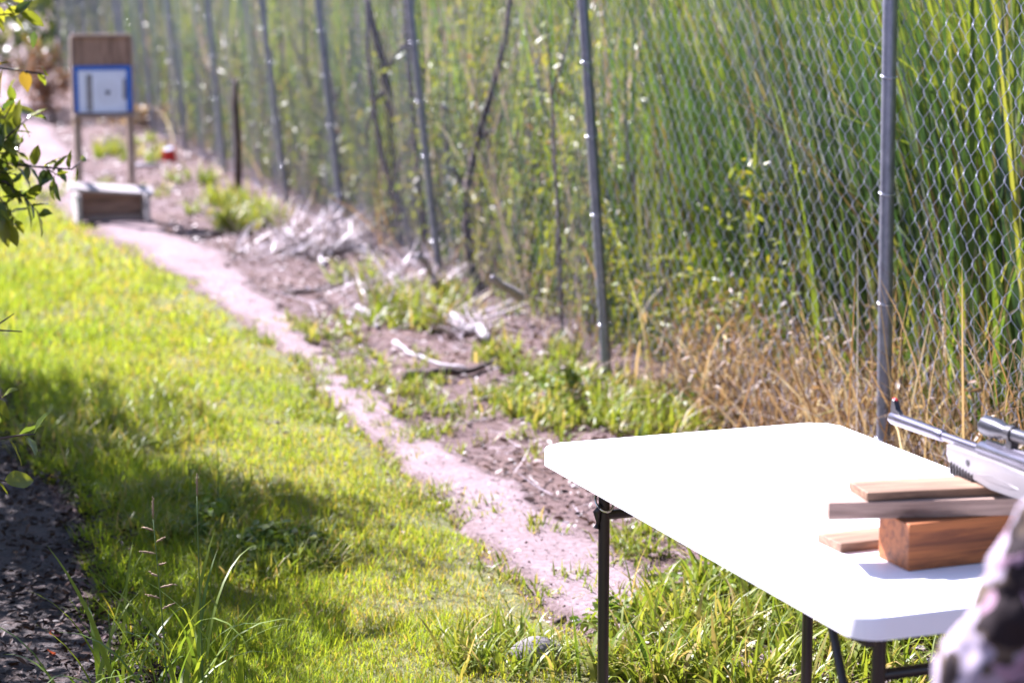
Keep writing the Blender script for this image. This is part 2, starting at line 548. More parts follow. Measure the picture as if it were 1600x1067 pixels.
M['thatch'] = m_mottled('gap_brightening_thatch', [(0.3, (0.04, 0.04, 0.012)), (0.5, (0.085, 0.09, 0.02)), (0.7, (0.15, 0.14, 0.045))], 26, 0.9, 0, 0.6, 0.015)  # for an added sheet that brightens the dark gaps between blades
ys = np.concatenate([np.arange(3, 16, 0.08), np.arange(16, 60, 0.4)])
cols = 18
w = np.linspace(0, 1, cols)
Lm = np.where(ys < 13, mulch_edge(np.minimum(ys, 13.9)) - 0.02, np.interp(ys, [13, 16, 60], [-3.55, -7.5, -24]))
Rm = pl(ys) + 0.03
PXs = Lm[:, None] * (1 - w) + Rm[:, None] * w
PYs = np.repeat(ys[:, None], cols, 1)
PXs = PXs + 0.07 * (fbm(PXs * 6, PYs * 6, 35) - 0.5)
PZ = gh(PXs, PYs) + np.where(np.minimum(w, 1 - w)[None, :] < 0.01, -0.015, 0.005 + 0.006 * fbm(PXs * 9, PYs * 9, 47))
V = np.stack([PXs.ravel(), PYs.ravel(), PZ.ravel()], 1)
ii = (np.arange(len(ys) - 1)[:, None] * cols + np.arange(cols - 1)[None, :]).ravel()
o = link('lawn_ground', np_mesh('lawn_ground', V, [np.stack([ii, ii + 1, ii + cols + 1, ii + cols], 1)], smooth_on=True), M['thatch'])
tag(o, 'yellowish thatch sheet added to brighten gaps in the grass beside the path', 'lawn', kind='structure')


# ------------------------------------------------------------------ blades and leaves in bulk
def blades(base, length, width, lean, bend, K=3, head=None, yaw=None, taper=1.3, tone=None):
    """arched blades; returns verts, [quads, tris], tone"""
    N = len(base)
    if head is None:
        head = rng.uniform(0, 2 * np.pi, N)
    if yaw is None:
        yaw = head + np.pi / 2 + rng.normal(0, 0.5, N)
    t = np.linspace(0, 1, K + 1)
    ang = lean[:, None] + bend[:, None] * t[None, :] ** 1.4
    seg = length[:, None] / K
    dh = np.sin((ang[:, 1:] + ang[:, :-1]) / 2) * seg
    dz = np.cos((ang[:, 1:] + ang[:, :-1]) / 2) * seg
    hx = np.concatenate([np.zeros((N, 1)), np.cumsum(dh, 1)], 1)
    hz = np.concatenate([np.zeros((N, 1)), np.cumsum(dz, 1)], 1)
    cx = base[:, 0:1] + hx * np.cos(head)[:, None]
    cy = base[:, 1:2] + hx * np.sin(head)[:, None]
    cz = base[:, 2:3] + hz
    ww = width[:, None] * (1 - t[None, :] ** taper) * 0.5
    sx = np.cos(yaw)[:, None] * ww
    sy = np.sin(yaw)[:, None] * ww
    P = np.zeros((N, 2 * K + 1, 3))
    P[:, 0:2 * K:2, 0] = (cx - sx)[:, :K]
    P[:, 0:2 * K:2, 1] = (cy - sy)[:, :K]
    P[:, 0:2 * K:2, 2] = cz[:, :K]
    P[:, 1:2 * K:2, 0] = (cx + sx)[:, :K]
    P[:, 1:2 * K:2, 1] = (cy + sy)[:, :K]
    P[:, 1:2 * K:2, 2] = cz[:, :K]
    P[:, 2 * K, 0] = cx[:, K]
    P[:, 2 * K, 1] = cy[:, K]
    P[:, 2 * K, 2] = cz[:, K]
    off = (np.arange(N) * (2 * K + 1))[:, None]
    q = []
    for k in range(K - 1):
        q.append(off + np.array([[2 * k, 2 * k + 1, 2 * k + 3, 2 * k + 2]]))
    quads = np.concatenate(q, 0) if q else np.zeros((0, 4), int)
    tris = off + np.array([[2 * K - 2, 2 * K - 1, 2 * K]])
    if tone is None:
        tone = rng.uniform(0, 1, N)
    return P.reshape(-1, 3), [quads, tris], np.repeat(tone, 2 * K + 1)


class Bulk:
    def __init__(self):
        self.v, self.f, self.t, self.n = [], [], [], 0

    def add(self, vft):
        v, f, t = vft
        self.v.append(v)
        self.f += [x + self.n for x in f if len(x)]
        self.t.append(t)
        self.n += len(v)

    def build(self, name, m, parent=None):
        return link(name, np_mesh(name, np.concatenate(self.v), self.f, np.concatenate(self.t)), m, parent)


LT = np.array([[0, 0, 0], [0.30, 0.20, 0.05], [0.30, -0.20, 0.05], [0.36, 0, 0.0], [0.72, 0.15, 0.02], [0.72, -0.15, 0.02], [0.72, 0, -0.03], [1.0, 0, -0.12]])
LQ = np.array([[3, 6, 4, 1], [3, 2, 5, 6]])
LTR = np.array([[0, 3, 1], [0, 2, 3], [6, 7, 4], [6, 5, 7]])


def leaves(pos, size, aspect=1.0, tone=None, droop=0.3, flat=0.6):
    N = len(pos)
    h = rng.uniform(0, 2 * np.pi, N)
    p = rng.normal(-droop, flat, N)
    r = rng.normal(0, 0.8, N)
    X = np.stack([np.cos(h) * np.cos(p), np.sin(h) * np.cos(p), np.sin(p)], 1)
    up = np.stack([-np.cos(h) * np.sin(p), -np.sin(h) * np.sin(p), np.cos(p)], 1)
    Yv = np.cross(up, X)
    Y2 = Yv * np.cos(r)[:, None] + up * np.sin(r)[:, None]
    Z2 = -Yv * np.sin(r)[:, None] + up * np.cos(r)[:, None]
    s = size[:, None, None]
    T = LT * np.array([1, aspect, 1])
    P = pos[:, None, :] + s * (T[None, :, 0:1] * X[:, None, :] + T[None, :, 1:2] * Y2[:, None, :] + T[None, :, 2:3] * Z2[:, None, :])
    off = (np.arange(N) * 8)[:, None, None]
    q = (off + LQ[None]).reshape(-1, 4)
    tr = (off + LTR[None]).reshape(-1, 3)
    if tone is None:
        tone = rng.uniform(0, 1, N)
    return P.reshape(-1, 3), [q, tr], np.repeat(tone, 8)


# lawn between the mulch and the path, thinning with distance
lawn = Bulk()


def lawn_zone(y0, y1, dens, lmin, lmax, wid, K):
    xl = float(np.interp(y1, MY, MX)) - 0.9 if y1 < 14 else -0.33 * y1 - 1.5
    xr = float(np.interp(y0, PY, PR)) + 0.5
    n = int((xr - xl) * (y1 - y0) * dens)
    x = rng.uniform(xl, xr, n)
    y = rng.uniform(y0, y1, n)
    left = pl(y)
    d = left - x                                  # metres left of the path's edge
    ed = 0.10 * (fbm(x * 3, y * 3, 71) - 0.5) * 4
    keep = (d + ed * 1.6 > -0.05)
    me_ = mulch_edge(y)
    dm = x - me_ + 0.5 * (fbm(x * 3.5, y * 3.5, 73) - 0.5)
    keep &= (dm > 0) | (y > 13.5)
    patch = fbm(x * 1.1, y * 1.1, 75)
    keep &= rng.uniform(0, 1, n) < np.clip(0.35 + 1.6 * (patch - 0.18) * 1.2, 0.25, 1)
    keep &= rng.uniform(0, 1, n) < np.clip((d + ed * 1.6 + 0.12) / 0.30, 0.08, 1)
    x, y, dm, patch, d = x[keep], y[keep], dm[keep], patch[keep], d[keep]
    n = len(x)
    cl = fbm(x * 5, y * 5, 77)
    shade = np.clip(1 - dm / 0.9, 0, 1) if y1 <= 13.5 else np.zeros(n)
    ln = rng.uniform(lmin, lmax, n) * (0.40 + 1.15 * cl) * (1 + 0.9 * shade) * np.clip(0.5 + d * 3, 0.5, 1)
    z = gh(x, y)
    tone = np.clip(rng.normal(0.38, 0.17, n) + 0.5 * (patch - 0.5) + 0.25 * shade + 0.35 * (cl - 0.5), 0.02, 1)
    dry = rng.uniform(0, 1, n) < 0.05
    tone[dry] = rng.uniform(0, 0.1, dry.sum())
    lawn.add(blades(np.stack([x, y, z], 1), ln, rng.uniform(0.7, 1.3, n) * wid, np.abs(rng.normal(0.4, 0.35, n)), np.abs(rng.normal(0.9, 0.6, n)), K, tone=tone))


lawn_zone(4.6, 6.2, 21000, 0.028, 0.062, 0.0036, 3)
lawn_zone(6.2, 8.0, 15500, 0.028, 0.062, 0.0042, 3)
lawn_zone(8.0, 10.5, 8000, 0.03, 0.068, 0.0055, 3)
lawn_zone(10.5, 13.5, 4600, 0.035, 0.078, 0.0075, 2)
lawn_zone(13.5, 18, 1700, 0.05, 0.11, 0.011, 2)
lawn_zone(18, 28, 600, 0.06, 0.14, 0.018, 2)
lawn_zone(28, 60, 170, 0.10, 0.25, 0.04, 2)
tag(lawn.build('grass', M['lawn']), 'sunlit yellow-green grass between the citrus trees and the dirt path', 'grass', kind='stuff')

# coarse weeds in patches: (cx, cy, rx, ry, count, lmin, lmax, width)
weed = Bulk()
patches = []


def wpatch(x, y, rxp, ryp, n, l0, l1, wd=0.009):
    c = px(x, y)
    a = px(x - rxp, y)
    b = px(x, y - ryp)
    patches.append((c.x, c.y, abs(c.x - a.x), abs(b.y - c.y), n, l0, l1, wd))


wpatch(1130, 965, 160, 55, 750, 0.06, 0.24, 0.012)
wpatch(1200, 1040, 220, 60, 1000, 0.06, 0.24, 0.012)
wpatch(1030, 1060, 110, 28, 330, 0.06, 0.22, 0.013)
wpatch(1450, 1040, 160, 60, 800, 0.08, 0.22, 0.010)
wpatch(800, 1040, 110, 35, 500, 0.05, 0.16, 0.009)
wpatch(1010, 855, 60, 22, 130, 0.06, 0.16, 0.010)
wpatch(930, 628, 170, 42, 1300, 0.04, 0.15, 0.013)
wpatch(1040, 655, 130, 30, 800, 0.05, 0.20, 0.013)
wpatch(830, 565, 80, 32, 420, 0.05, 0.18, 0.013)
wpatch(860, 655, 60, 25, 160, 0.05, 0.18, 0.010)
wpatch(660, 490, 90, 28, 600, 0.08, 0.26, 0.016)
wpatch(560, 630, 120, 45, 620, 0.04, 0.12, 0.009)
wpatch(700, 690, 90, 25, 170, 0.03, 0.10, 0.008)
wpatch(740, 640, 70, 30, 160, 0.04, 0.14, 0.010)
wpatch(520, 520, 60, 25, 260, 0.04, 0.12, 0.012)
wpatch(620, 590, 90, 40, 300, 0.03, 0.10, 0.010)
wpatch(520, 570, 70, 30, 300, 0.03, 0.09, 0.009)
wpatch(610, 680, 60, 25, 200, 0.03, 0.08, 0.007)
wpatch(820, 700, 70, 30, 80, 0.03, 0.10, 0.008)
wpatch(580, 440, 60, 15, 200, 0.08, 0.24, 0.016)
wpatch(385, 352, 55, 14, 500, 0.10, 0.34, 0.018)
wpatch(340, 320, 45, 18, 260, 0.08, 0.28, 0.018)
wpatch(300, 285, 35, 12, 120, 0.08, 0.30, 0.02)
wpatch(170, 243, 22, 6, 200, 0.10, 0.30, 0.02)
wpatch(225, 250, 30, 10, 120, 0.08, 0.3, 0.02)
wpatch(800, 900, 60, 25, 90, 0.03, 0.08, 0.007)
wpatch(430, 520, 50, 25, 260, 0.03, 0.09, 0.009)
wpatch(490, 590, 45, 22, 240, 0.03, 0.09, 0.008)
wpatch(130, 300, 40, 20, 160, 0.05, 0.14, 0.016)
wpatch(240, 300, 30, 12, 90, 0.05, 0.14, 0.016)
wpatch(200, 225, 40, 10, 120, 0.06, 0.2, 0.018)
wpatch(720, 800, 70, 22, 170, 0.02, 0.07, 0.006)
wpatch(900, 930, 90, 25, 170, 0.02, 0.08, 0.007)
wpatch(960, 870, 60, 20, 120, 0.03, 0.10, 0.008)
wpatch(620, 720, 40, 18, 150, 0.02, 0.07, 0.006)
wpatch(760, 480, 120, 30, 300, 0.05, 0.20, 0.014)
wpatch(850, 840, 35, 14, 60, 0.04, 0.10, 0.007)
wpatch(640, 780, 60, 18, 200, 0.04, 0.10, 0.006)
wpatch(420, 880, 110, 40, 900, 0.05, 0.14, 0.008)
wpatch(300, 800, 130, 60, 1500, 0.06, 0.16, 0.007)
wpatch(180, 680, 150, 60, 1700, 0.06, 0.17, 0.008)
for (cx, cy, rx, ry, n, l0, l1, wd) in patches:
    r = np.sqrt(rng.uniform(0, 1, n)) * rng.uniform(0.6, 1.1, n)
    th = rng.uniform(0, 2 * np.pi, n)
    nt = max(3, n // 14)
    tuft = rng.integers(0, nt, n)
    tx = cx + rx * np.sqrt(rng.uniform(0, 1, nt)) * np.cos(tt := rng.uniform(0, 2 * np.pi, nt))
    ty = cy + ry * np.sqrt(rng.uniform(0, 1, nt)) * np.sin(tt)
    x = tx[tuft] + rng.normal(0, 0.025, n)
    y = ty[tuft] + rng.normal(0, 0.025, n)
    tone = np.clip(rng.normal(0.34, 0.2, n) + 0.25 * (rng.uniform(0, 1, nt)[tuft] - 0.5), 0.02, 1)
    ln = rng.uniform(l0, l1, n)
    weed.add(blades(np.stack([x, y, gh(x, y)], 1), ln, rng.uniform(0.5, 1.3, n) * wd, np.abs(rng.normal(0.35, 0.3, n)), np.abs(rng.normal(1.1, 0.6, n)), 4, tone=tone, taper=2.2))
for (bx, by, rx_, ry_, n) in ((430, 870, 110, 38, 1500), (330, 830, 60, 30, 500), (880, 620, 110, 40, 700), (1050, 640, 90, 25, 500), (960, 985, 60, 25, 200), (1130, 930, 120, 50, 350)):
    c_ = px(bx, by)
    rxw, ryw = abs(px(bx - rx_, by).x - c_.x), abs(px(bx, by - ry_).y - c_.y)
    a_ = rng.uniform(0, 6.28, n)
    q_ = np.sqrt(rng.uniform(0, 1, n))
    x, y = c_.x + rxw * q_ * np.cos(a_), c_.y + ryw * q_ * np.sin(a_)
    weed.add(leaves(np.stack([x, y, gh(x, y) + rng.uniform(0.02, 0.11, n) * (1.1 - q_)], 1), rng.uniform(0.02, 0.045, n), aspect=1.5, tone=np.clip(rng.normal(0.6, 0.2, n), 0.1, 1), droop=0.1, flat=0.45))
tag(weed.build('weeds', M['weed']), 'tufts of coarse green weeds along the fence foot and beside the path', 'weeds', kind='stuff')

# fallen leaves and bark chips
lit = Bulk()
n = 15000
y = 5 + 25 * rng.uniform(0, 1, n) ** 1.7
fx = 1.264 - 0.2925 * (y - 7.015)
x = rng.uniform(0, 1, n) * (fx + 0.9 - pr_(y)) + pr_(y) - 0.08
keep = fbm(x * 1.8, y * 1.8, 81) + rng.normal(0, 0.12, n) > 0.42
x, y = x[keep], y[keep]
n = len(x)
lit.add(leaves(np.stack([x, y, gh(x, y) + rng.uniform(0.006, 0.03, n)], 1), rng.uniform(0.012, 0.042, n) * (1 + 0.03 * y), tone=np.clip(rng.beta(1.5, 2.2, n), 0, 1), droop=0.0, flat=0.25))
n = 3500
y = 4.8 + 10 * rng.uniform(0, 1, n) ** 1.5
x = pl(y) - 0.1 + (pr_(y) - pl(y) + 0.3) * rng.uniform(0, 1, n)
lit.add(leaves(np.stack([x, y, gh(x, y) + rng.uniform(0.018, 0.03, n)], 1), rng.uniform(0.004, 0.012, n), aspect=1.6, tone=rng.beta(1.4, 1.4, n), droop=0.0, flat=0.4))
n = 500
y = rng.uniform(4.8, 14, n)
x = rng.uniform(0, 1, n) * (pr_(y) - pl(y) + 0.8) + pl(y) - 0.4
lit.add(leaves(np.stack([x, y, gh(x, y) + 0.02], 1), rng.uniform(0.012, 0.035, n), tone=rng.uniform(0.2, 1, n), droop=0.0, flat=0.25))
n = 1700
y = 6 + 14 * rng.uniform(0, 1, n) ** 1.3
fx = 1.264 - 0.2925 * (y - 7.015)
x = fx + 0.5 - (fx + 0.5 - pr_(y)) * rng.uniform(0, 1, n) ** 1.2
lit.add(blades(np.stack([x, y, gh(x, y) + 0.012], 1), rng.uniform(0.06, 0.30, n), rng.uniform(0.004, 0.010, n) * (1 + 0.04 * y), rng.normal(1.45, 0.12, n), rng.normal(0, 0.25, n), 3, tone=rng.uniform(0.35, 1.0, n), yaw=rng.uniform(0, 6.28, n)))
for (bx, by, rx_, ry_, n, zt) in ((505, 388, 75, 18, 420, 0.16), (640, 455, 70, 30, 260, 0.12), (720, 515, 50, 18, 120, 0.08), (560, 480, 80, 25, 140, 0.05), (420, 395, 60, 18, 160, 0.06)):
    c_ = px(bx, by)
    rxw, ryw = abs(px(bx - rx_, by).x - c_.x), abs(px(bx, by - ry_).y - c_.y)
    a_ = rng.uniform(0, 6.28, n)
    q_ = np.sqrt(rng.uniform(0, 1, n))
    x, y = c_.x + rxw * q_ * np.cos(a_), c_.y + ryw * q_ * np.sin(a_)
    lit.add(blades(np.stack([x, y, gh(x, y) + rng.uniform(0.0, zt, n)], 1), rng.uniform(0.10, 0.45, n), rng.uniform(0.008, 0.018, n), np.abs(rng.normal(1.35, 0.25, n)), rng.normal(0, 0.5, n), 4, tone=rng.uniform(0.62, 1.0, n), taper=3, yaw=rng.uniform(0, 6.28, n)))
tag(lit.build('leaf_litter', M['litter']), 'dead leaves and bleached scraps strewn on the bare soil by the fence', 'leaf litter', kind='stuff')
chips = Bulk()
n = 24000
y = rng.uniform(4.5, 10, n)
x = mulch_edge(y) + 0.12 - 2.2 * rng.uniform(0, 1, n) ** 1.5
chips.add(leaves(np.stack([x, y, gh(x, y) + rng.uniform(0.015, 0.05, n)], 1), rng.uniform(0.010, 0.038, n), aspect=0.8, tone=rng.beta(1.2, 2.2, n), droop=0, flat=0.35))
tag(chips.build('bark_chip_litter', M['chip']), 'loose dark bark chips covering the mulch under the citrus trees', 'bark chips', kind='stuff')

# ------------------------------------------------------------------ chain link fence
A0 = Vector((1.264, 7.015, 0))
FD = Vector((-0.2808, 0.9598, 0)).normalized()
FN = Vector((FD.y, -FD.x, 0))                     # towards the reeds
SPAN = 2.95
post_s = [-2.95, 0.0, 2.90, 6.06, 8.95, 11.25, 14.73, 17.7, 20.6, 23.6, 26.5, 29.5, 32.4, 35.4]
lean_s = [0.02, 0.015, 0.075, 0.105, 0.10, 0.115, 0.085, 0.09, 0.09, 0.08, 0.08, 0.06, 0.05, 0.04]
FENCE_H = 1.83
fence = empty('chain_link_fence', A0)
tag(fence, 'galvanised chain link fence with leaning round posts running beside the path', 'fence')


def lean(s):
    return np.interp(s, post_s, lean_s)


def fpt(s, z, off=0.0):
    """point in the fence's own frame"""
    b = FD * s - FN * (float(lean(s)) * z) + FN * off
    return Vector((b.x, b.y, z))


for i, s in enumerate(post_s):
    mb = MB()
    z0 = -0.25
    r0 = 0.0245
    p0, p1 = fpt(s, z0), fpt(s, FENCE_H + 0.0)
    mb.tube([p0, p0.lerp(p1, 0.5), p1], r0, 16)
    po = mb.build('post', M['galv'], fence, True, 40)
    cap = MB()
    q = fpt(s, FENCE_H - 0.03)
    cap.tube([q, fpt(s, FENCE_H + 0.012)], 0.030, 16)
    cap.tube([fpt(s, FENCE_H + 0.012), fpt(s, FENCE_H + 0.03), fpt(s, FENCE_H + 0.045)], [0.030, 0.022, 0.006], 16)
    cap.build('post_cap', M['galv'], po, True, 40)
    for zt in (0.30, 0.78, 1.18, 1.52):
        zt += random.uniform(-0.05, 0.05)
        c = fpt(s, zt)
        ring = []
        for k in range(15):
            a = 2 * math.pi * k / 14
            ring.append(c + FD * (0.0272 * math.cos(a)) + FN * (0.0272 * math.sin(a)) + Vector((0, 0, 0.006 * math.cos(a))))
        ring += [c + FN * 0.036 + FD * 0.02, c + FN * 0.030 + FD * 0.045 + Vector((0, 0, 0.01))]
        MB().tube(ring, 0.0022, 5).build('tie_wire', M['steel'], po, True)
rail = MB()
pts = [fpt(s, FENCE_H + 0.022) for s in np.linspace(-3.4, 35.6, 60)]
rail.tube(pts, 0.0175, 10)
rail.build('top_rail', M['galv'], fence, True, 50)


def wire_mesh(s0, s1, knuckle, rad):
    w = 0.0455
    ks = np.arange(int(s0 / w), int(s1 / w))
    js = np.arange(0, int(FENCE_H / w))
    Kg, Jg = np.meshgrid(ks, js, indexing='ij')
    par = (Jg + Kg) % 2
    over = np.where(par == 1, 0.0022, -0.0022)
    S = w * (Kg + par) + over + 0.0022 * np.sin(Kg * 1.7 + Jg * 0.31)
    Z = Jg * w + 0.02 + 0.003 * np.sin(Kg * 0.13)
    dep = np.where((Jg % 2) == 0, 0.0018, -0.0018)
    sag = 0.018 * np.sin(S * 2.1) * np.sin(Z * 1.7) + 0.012 * np.sin(S * 5.3 + Z * 2)
    if knuckle:
        S2 = np.stack([S, S], -1).reshape(len(ks), -1)
        Z2 = np.stack([Z - 0.0065, Z + 0.0065], -1).reshape(len(ks), -1)
        D2 = np.stack([dep + sag, -dep + sag], -1).reshape(len(ks), -1)
    else:
        S2, Z2, D2 = S, Z, dep + sag
    off = D2 + 0.030
    ln = lean(S2)
    bx = FD.x * S2 + FN.x * (off - ln * Z2)
    by = FD.y * S2 + FN.y * (off - ln * Z2)
    P = np.stack([bx, by, Z2], -1)                # wires x points x 3
    nw, npt = P.shape[:2]
    ring = [(math.cos(a), math.sin(a)) for a in (math.pi / 2, math.pi * 7 / 6, math.pi * 11 / 6)]
    fd = np.array(FD)
    fn = np.array(FN)
    VV = np.stack([P + (fd * c + fn * q) * rad for c, q in ring], 2)   # nw,npt,3,3
    idx = np.arange(nw * npt * 3).reshape(nw, npt, 3)
    fs = []
    for k in range(3):
        a = idx[:, :-1, k]
        b = idx[:, :-1, (k + 1) % 3]
        c = idx[:, 1:, (k + 1) % 3]
        d = idx[:, 1:, k]
        fs.append(np.stack([a, b, c, d], -1).reshape(-1, 4))
    return np_mesh('wire_mesh', VV.reshape(-1, 3), fs, smooth_on=True)


for s0, s1, kn, rad in ((-3.3, 5.9, True, 0.0015), (5.9, 35.4, False, 0.0024)):
    o = link('wire_mesh', wire_mesh(s0, s1, kn, rad), M['wire'], fence)
    o['kind'] = 'stuff'


# ------------------------------------------------------------------ reeds and undergrowth behind the fence
def fpos(s, o):
    return np.stack([A0.x + FD.x * s + FN.x * o, A0.y + FD.y * s + FN.y * o], 1)


reed = Bulk()


def reed_zone(n, s0, s1, o0, o1, l0, l1, wd, tm, ts, leanm=0.12, b=None, headm=None, tilt=0.0):
    s = rng.uniform(s0, s1, n)
    o_ = o0 + (o1 - o0) * rng.uniform(0, 1, n) ** 1.25
    cl = np.stack([s, o_], 1)
    p = fpos(s, o_)
    ang0 = math.atan2(FD.y, FD.x) if headm is None else headm
    head = rng.normal(ang0, 0.55, n) + np.where(rng.uniform(0, 1, n) < 0.22, np.pi, 0)
    tone = np.clip(rng.normal(tm, ts, n) + 0.5 * (fbm(s * 1.3, o_ * 1.3, 91) - 0.5), 0.09, 1)
    dry = rng.uniform(0, 1, n) < 0.05
    tone[dry] = rng.uniform(0, 0.07, dry.sum())
    b = np.where(rng.uniform(0, 1, n) < 0.06, rng.uniform(0.8, 2.2, n), np.minimum(rng.exponential(0.16, n), 0.9)) if b is None else b
    ln_ = np.abs(rng.normal(leanm, 0.08, n))
    if tilt:
        head = rng.normal(math.pi * 0.97, 0.25, n)
        ln_ = np.minimum(np.abs(rng.normal(tilt, 0.09, n)), np.arctan((o_ - 0.12) / 2.1))
        b = np.where(b > 0.8, b * 0.6, np.minimum(b, 0.1))
    reed_b.add(blades(np.stack([p[:, 0], p[:, 1], gh(p[:, 0], p[:, 1])], 1), rng.uniform(l0, l1, n), rng.uniform(0.5, 1.25, n) * wd, ln_, b, 6, head=head, tone=tone, taper=3.0, yaw=rng.uniform(0, 2 * np.pi, n)))


reed_b = reed
reed_zone(3600, -4.2, 0.3, 0.9, 2.9, 1.2, 2.9, 0.030, 0.24, 0.18, leanm=0.04)
reed_zone(1500, -4.2, 0.3, 0.35, 1.3, 0.8, 2.7, 0.025, 0.50, 0.3, leanm=0.04)
reed_zone(1200, -4.2, 0.3, 0.30, 1.6, 0.4, 1.5, 0.016, 0.30, 0.25, leanm=0.3)
reed_zone(3600, -0.2, 3.4, 1.1, 2.9, 1.0, 2.5, 0.018, 0.24, 0.14, tilt=0.22)  # lime tone: sunlit look of the back reeds put into their colour
reed_zone(1100, 0.0, 3.1, 0.55, 1.5, 1.2, 2.4, 0.013, 0.78, 0.10, tilt=0.34)
reed_zone(1500, 0.0, 4.2, 0.35, 2.2, 0.4, 1.9, 0.013, 0.26, 0.18, leanm=0.25)
reed_zone(2400, -4.5, 4.0, 2.4, 5.0, 2.0, 3.3, 0.034, 0.45, 0.25)
tag(reed.build('reeds', M['reed']), 'dense tall green reeds growing behind the chain link fence', 'reeds', kind='stuff')

far = Bulk()
reed_b = far
reed_zone(2600, 3.2, 14, 0.3, 3.5, 0.5, 2.4, 0.022, 0.5, 0.35)
reed_zone(2600, 12, 40, 0.3, 5.0, 0.8, 2.6, 0.035, 0.45, 0.3)
reed_zone(500, 3.4, 14, 0.15, 3.0, 0.5, 2.3, 0.012, 0.12, 0.05, leanm=0.3)
reed_zone(600, 12, 34, 0.15, 4.0, 0.5, 2.3, 0.020, 0.12, 0.05, leanm=0.3)
tag(far.build('thin_reeds', M['farreed']), 'thin greyish green reeds and canes beyond the leaning fence posts', 'reeds', kind='stuff')

und = Bulk()


def und_zone(n, s0, s1, o0, o1, h, size, tm, ts):
    s = rng.uniform(s0, s1, n)
    o_ = rng.uniform(o0, o1, n)
    p = fpos(s, o_)
    cl = fbm(s * 1.2, o_ * 1.2, 95)
    hh = h * np.clip(cl * 1.6 - 0.2, 0.15, 1.2)
    z = hh * rng.uniform(0, 1, n) ** 0.8
    und.add(leaves(np.stack([p[:, 0], p[:, 1], z + 0.02], 1), rng.uniform(0.6, 1.4, n) * size, aspect=0.8, tone=np.clip(rng.normal(tm, ts, n), 0, 1), droop=0.2, flat=0.7))


und_zone(6000, 1.5, 4.6, 0.1, 1.6, 1.25, 0.055, 0.34, 0.13)
und_zone(6000, 4.0, 7.5, 0.1, 2.0, 1.6, 0.06, 0.42, 0.22)
und_zone(12000, 6.5, 16, 0.1, 2.6, 1.8, 0.075, 0.46, 0.25)
und_zone(2500, 4.5, 14, 0.05, 1.6, 0.9, 0.05, 0.97, 0.04)
und_zone(9000, 15, 38, 0.1, 4.0, 1.9, 0.12, 0.5, 0.28)
tag(und.build('undergrowth', M['under']), 'leafy yellow-green undergrowth tangled low behind the fence', 'undergrowth', kind='stuff')

# dry straw at the fence foot
straw = Bulk()


def straw_zone(n, s0, s1, o0, o1, l0, l1, wd, leanm=0.3, bm_=0.8):
    s = rng.uniform(s0, s1, n)
    o_ = rng.uniform(o0, o1, n)
    p = fpos(s, o_)
    straw.add(blades(np.stack([p[:, 0], p[:, 1], gh(p[:, 0], p[:, 1])], 1), rng.uniform(l0, l1, n) ** 1.0, rng.uniform(0.4, 1.2, n) * wd, np.abs(rng.normal(leanm, 0.45, n)), rng.normal(bm_, 1.0, n), 5, tone=np.clip(rng.normal(0.5, 0.27, n), 0, 1), taper=3, yaw=rng.uniform(0, 2 * np.pi, n)))


straw_zone(2600, -3.5, 0.6, 0.02, 0.7, 0.15, 0.60, 0.010)
straw_zone(620, -2.4, 0.45, -0.10, 0.4, 0.5, 1.2, 0.008, 0.12, 0.5)
straw_zone(120, 0.4, 2.4, -0.05, 0.5, 0.4, 0.9, 0.008, 0.2, 0.9)
straw_zone(2300, 0.3, 2.4, 0.05, 0.8, 0.15, 0.62, 0.011)
straw_zone(160, 2.3, 6, 0.0, 1.2, 0.3, 0.9, 0.011, 0.3, 1.2)
straw_zone(500, -3.0, 1.0, -0.25, 0.0, 0.10, 0.35, 0.008)
straw_zone(350, 5, 32, 0.0, 2.0, 0.2, 0.8, 0.015, 0.4, 0.8)
for n, s0, s1, hmax in ((2200, 0.3, 2.4, 0.55), (1800, -3.4, 0.4, 0.5)):
    s_a = rng.uniform(s0, s1, n)
    o_a = rng.uniform(-0.05, 0.75, n)
    p_a = fpos(s_a, o_a)
    z_a = hmax * rng.uniform(0, 1, n) ** 1.4 * (0.4 + 1.0 * fbm(s_a * 3, o_a * 3, 99))
    straw.add(leaves(np.stack([p_a[:, 0], p_a[:, 1], z_a + 0.02], 1), rng.uniform(0.02, 0.06, n), aspect=0.7, tone=np.clip(rng.normal(0.5, 0.3, n), 0, 1), droop=0.2, flat=0.9))
tag(straw.build('dry_grass', M['straw']), 'orange-brown dry grass and straw tangled in the foot of the fence', 'dry grass', kind='stuff')


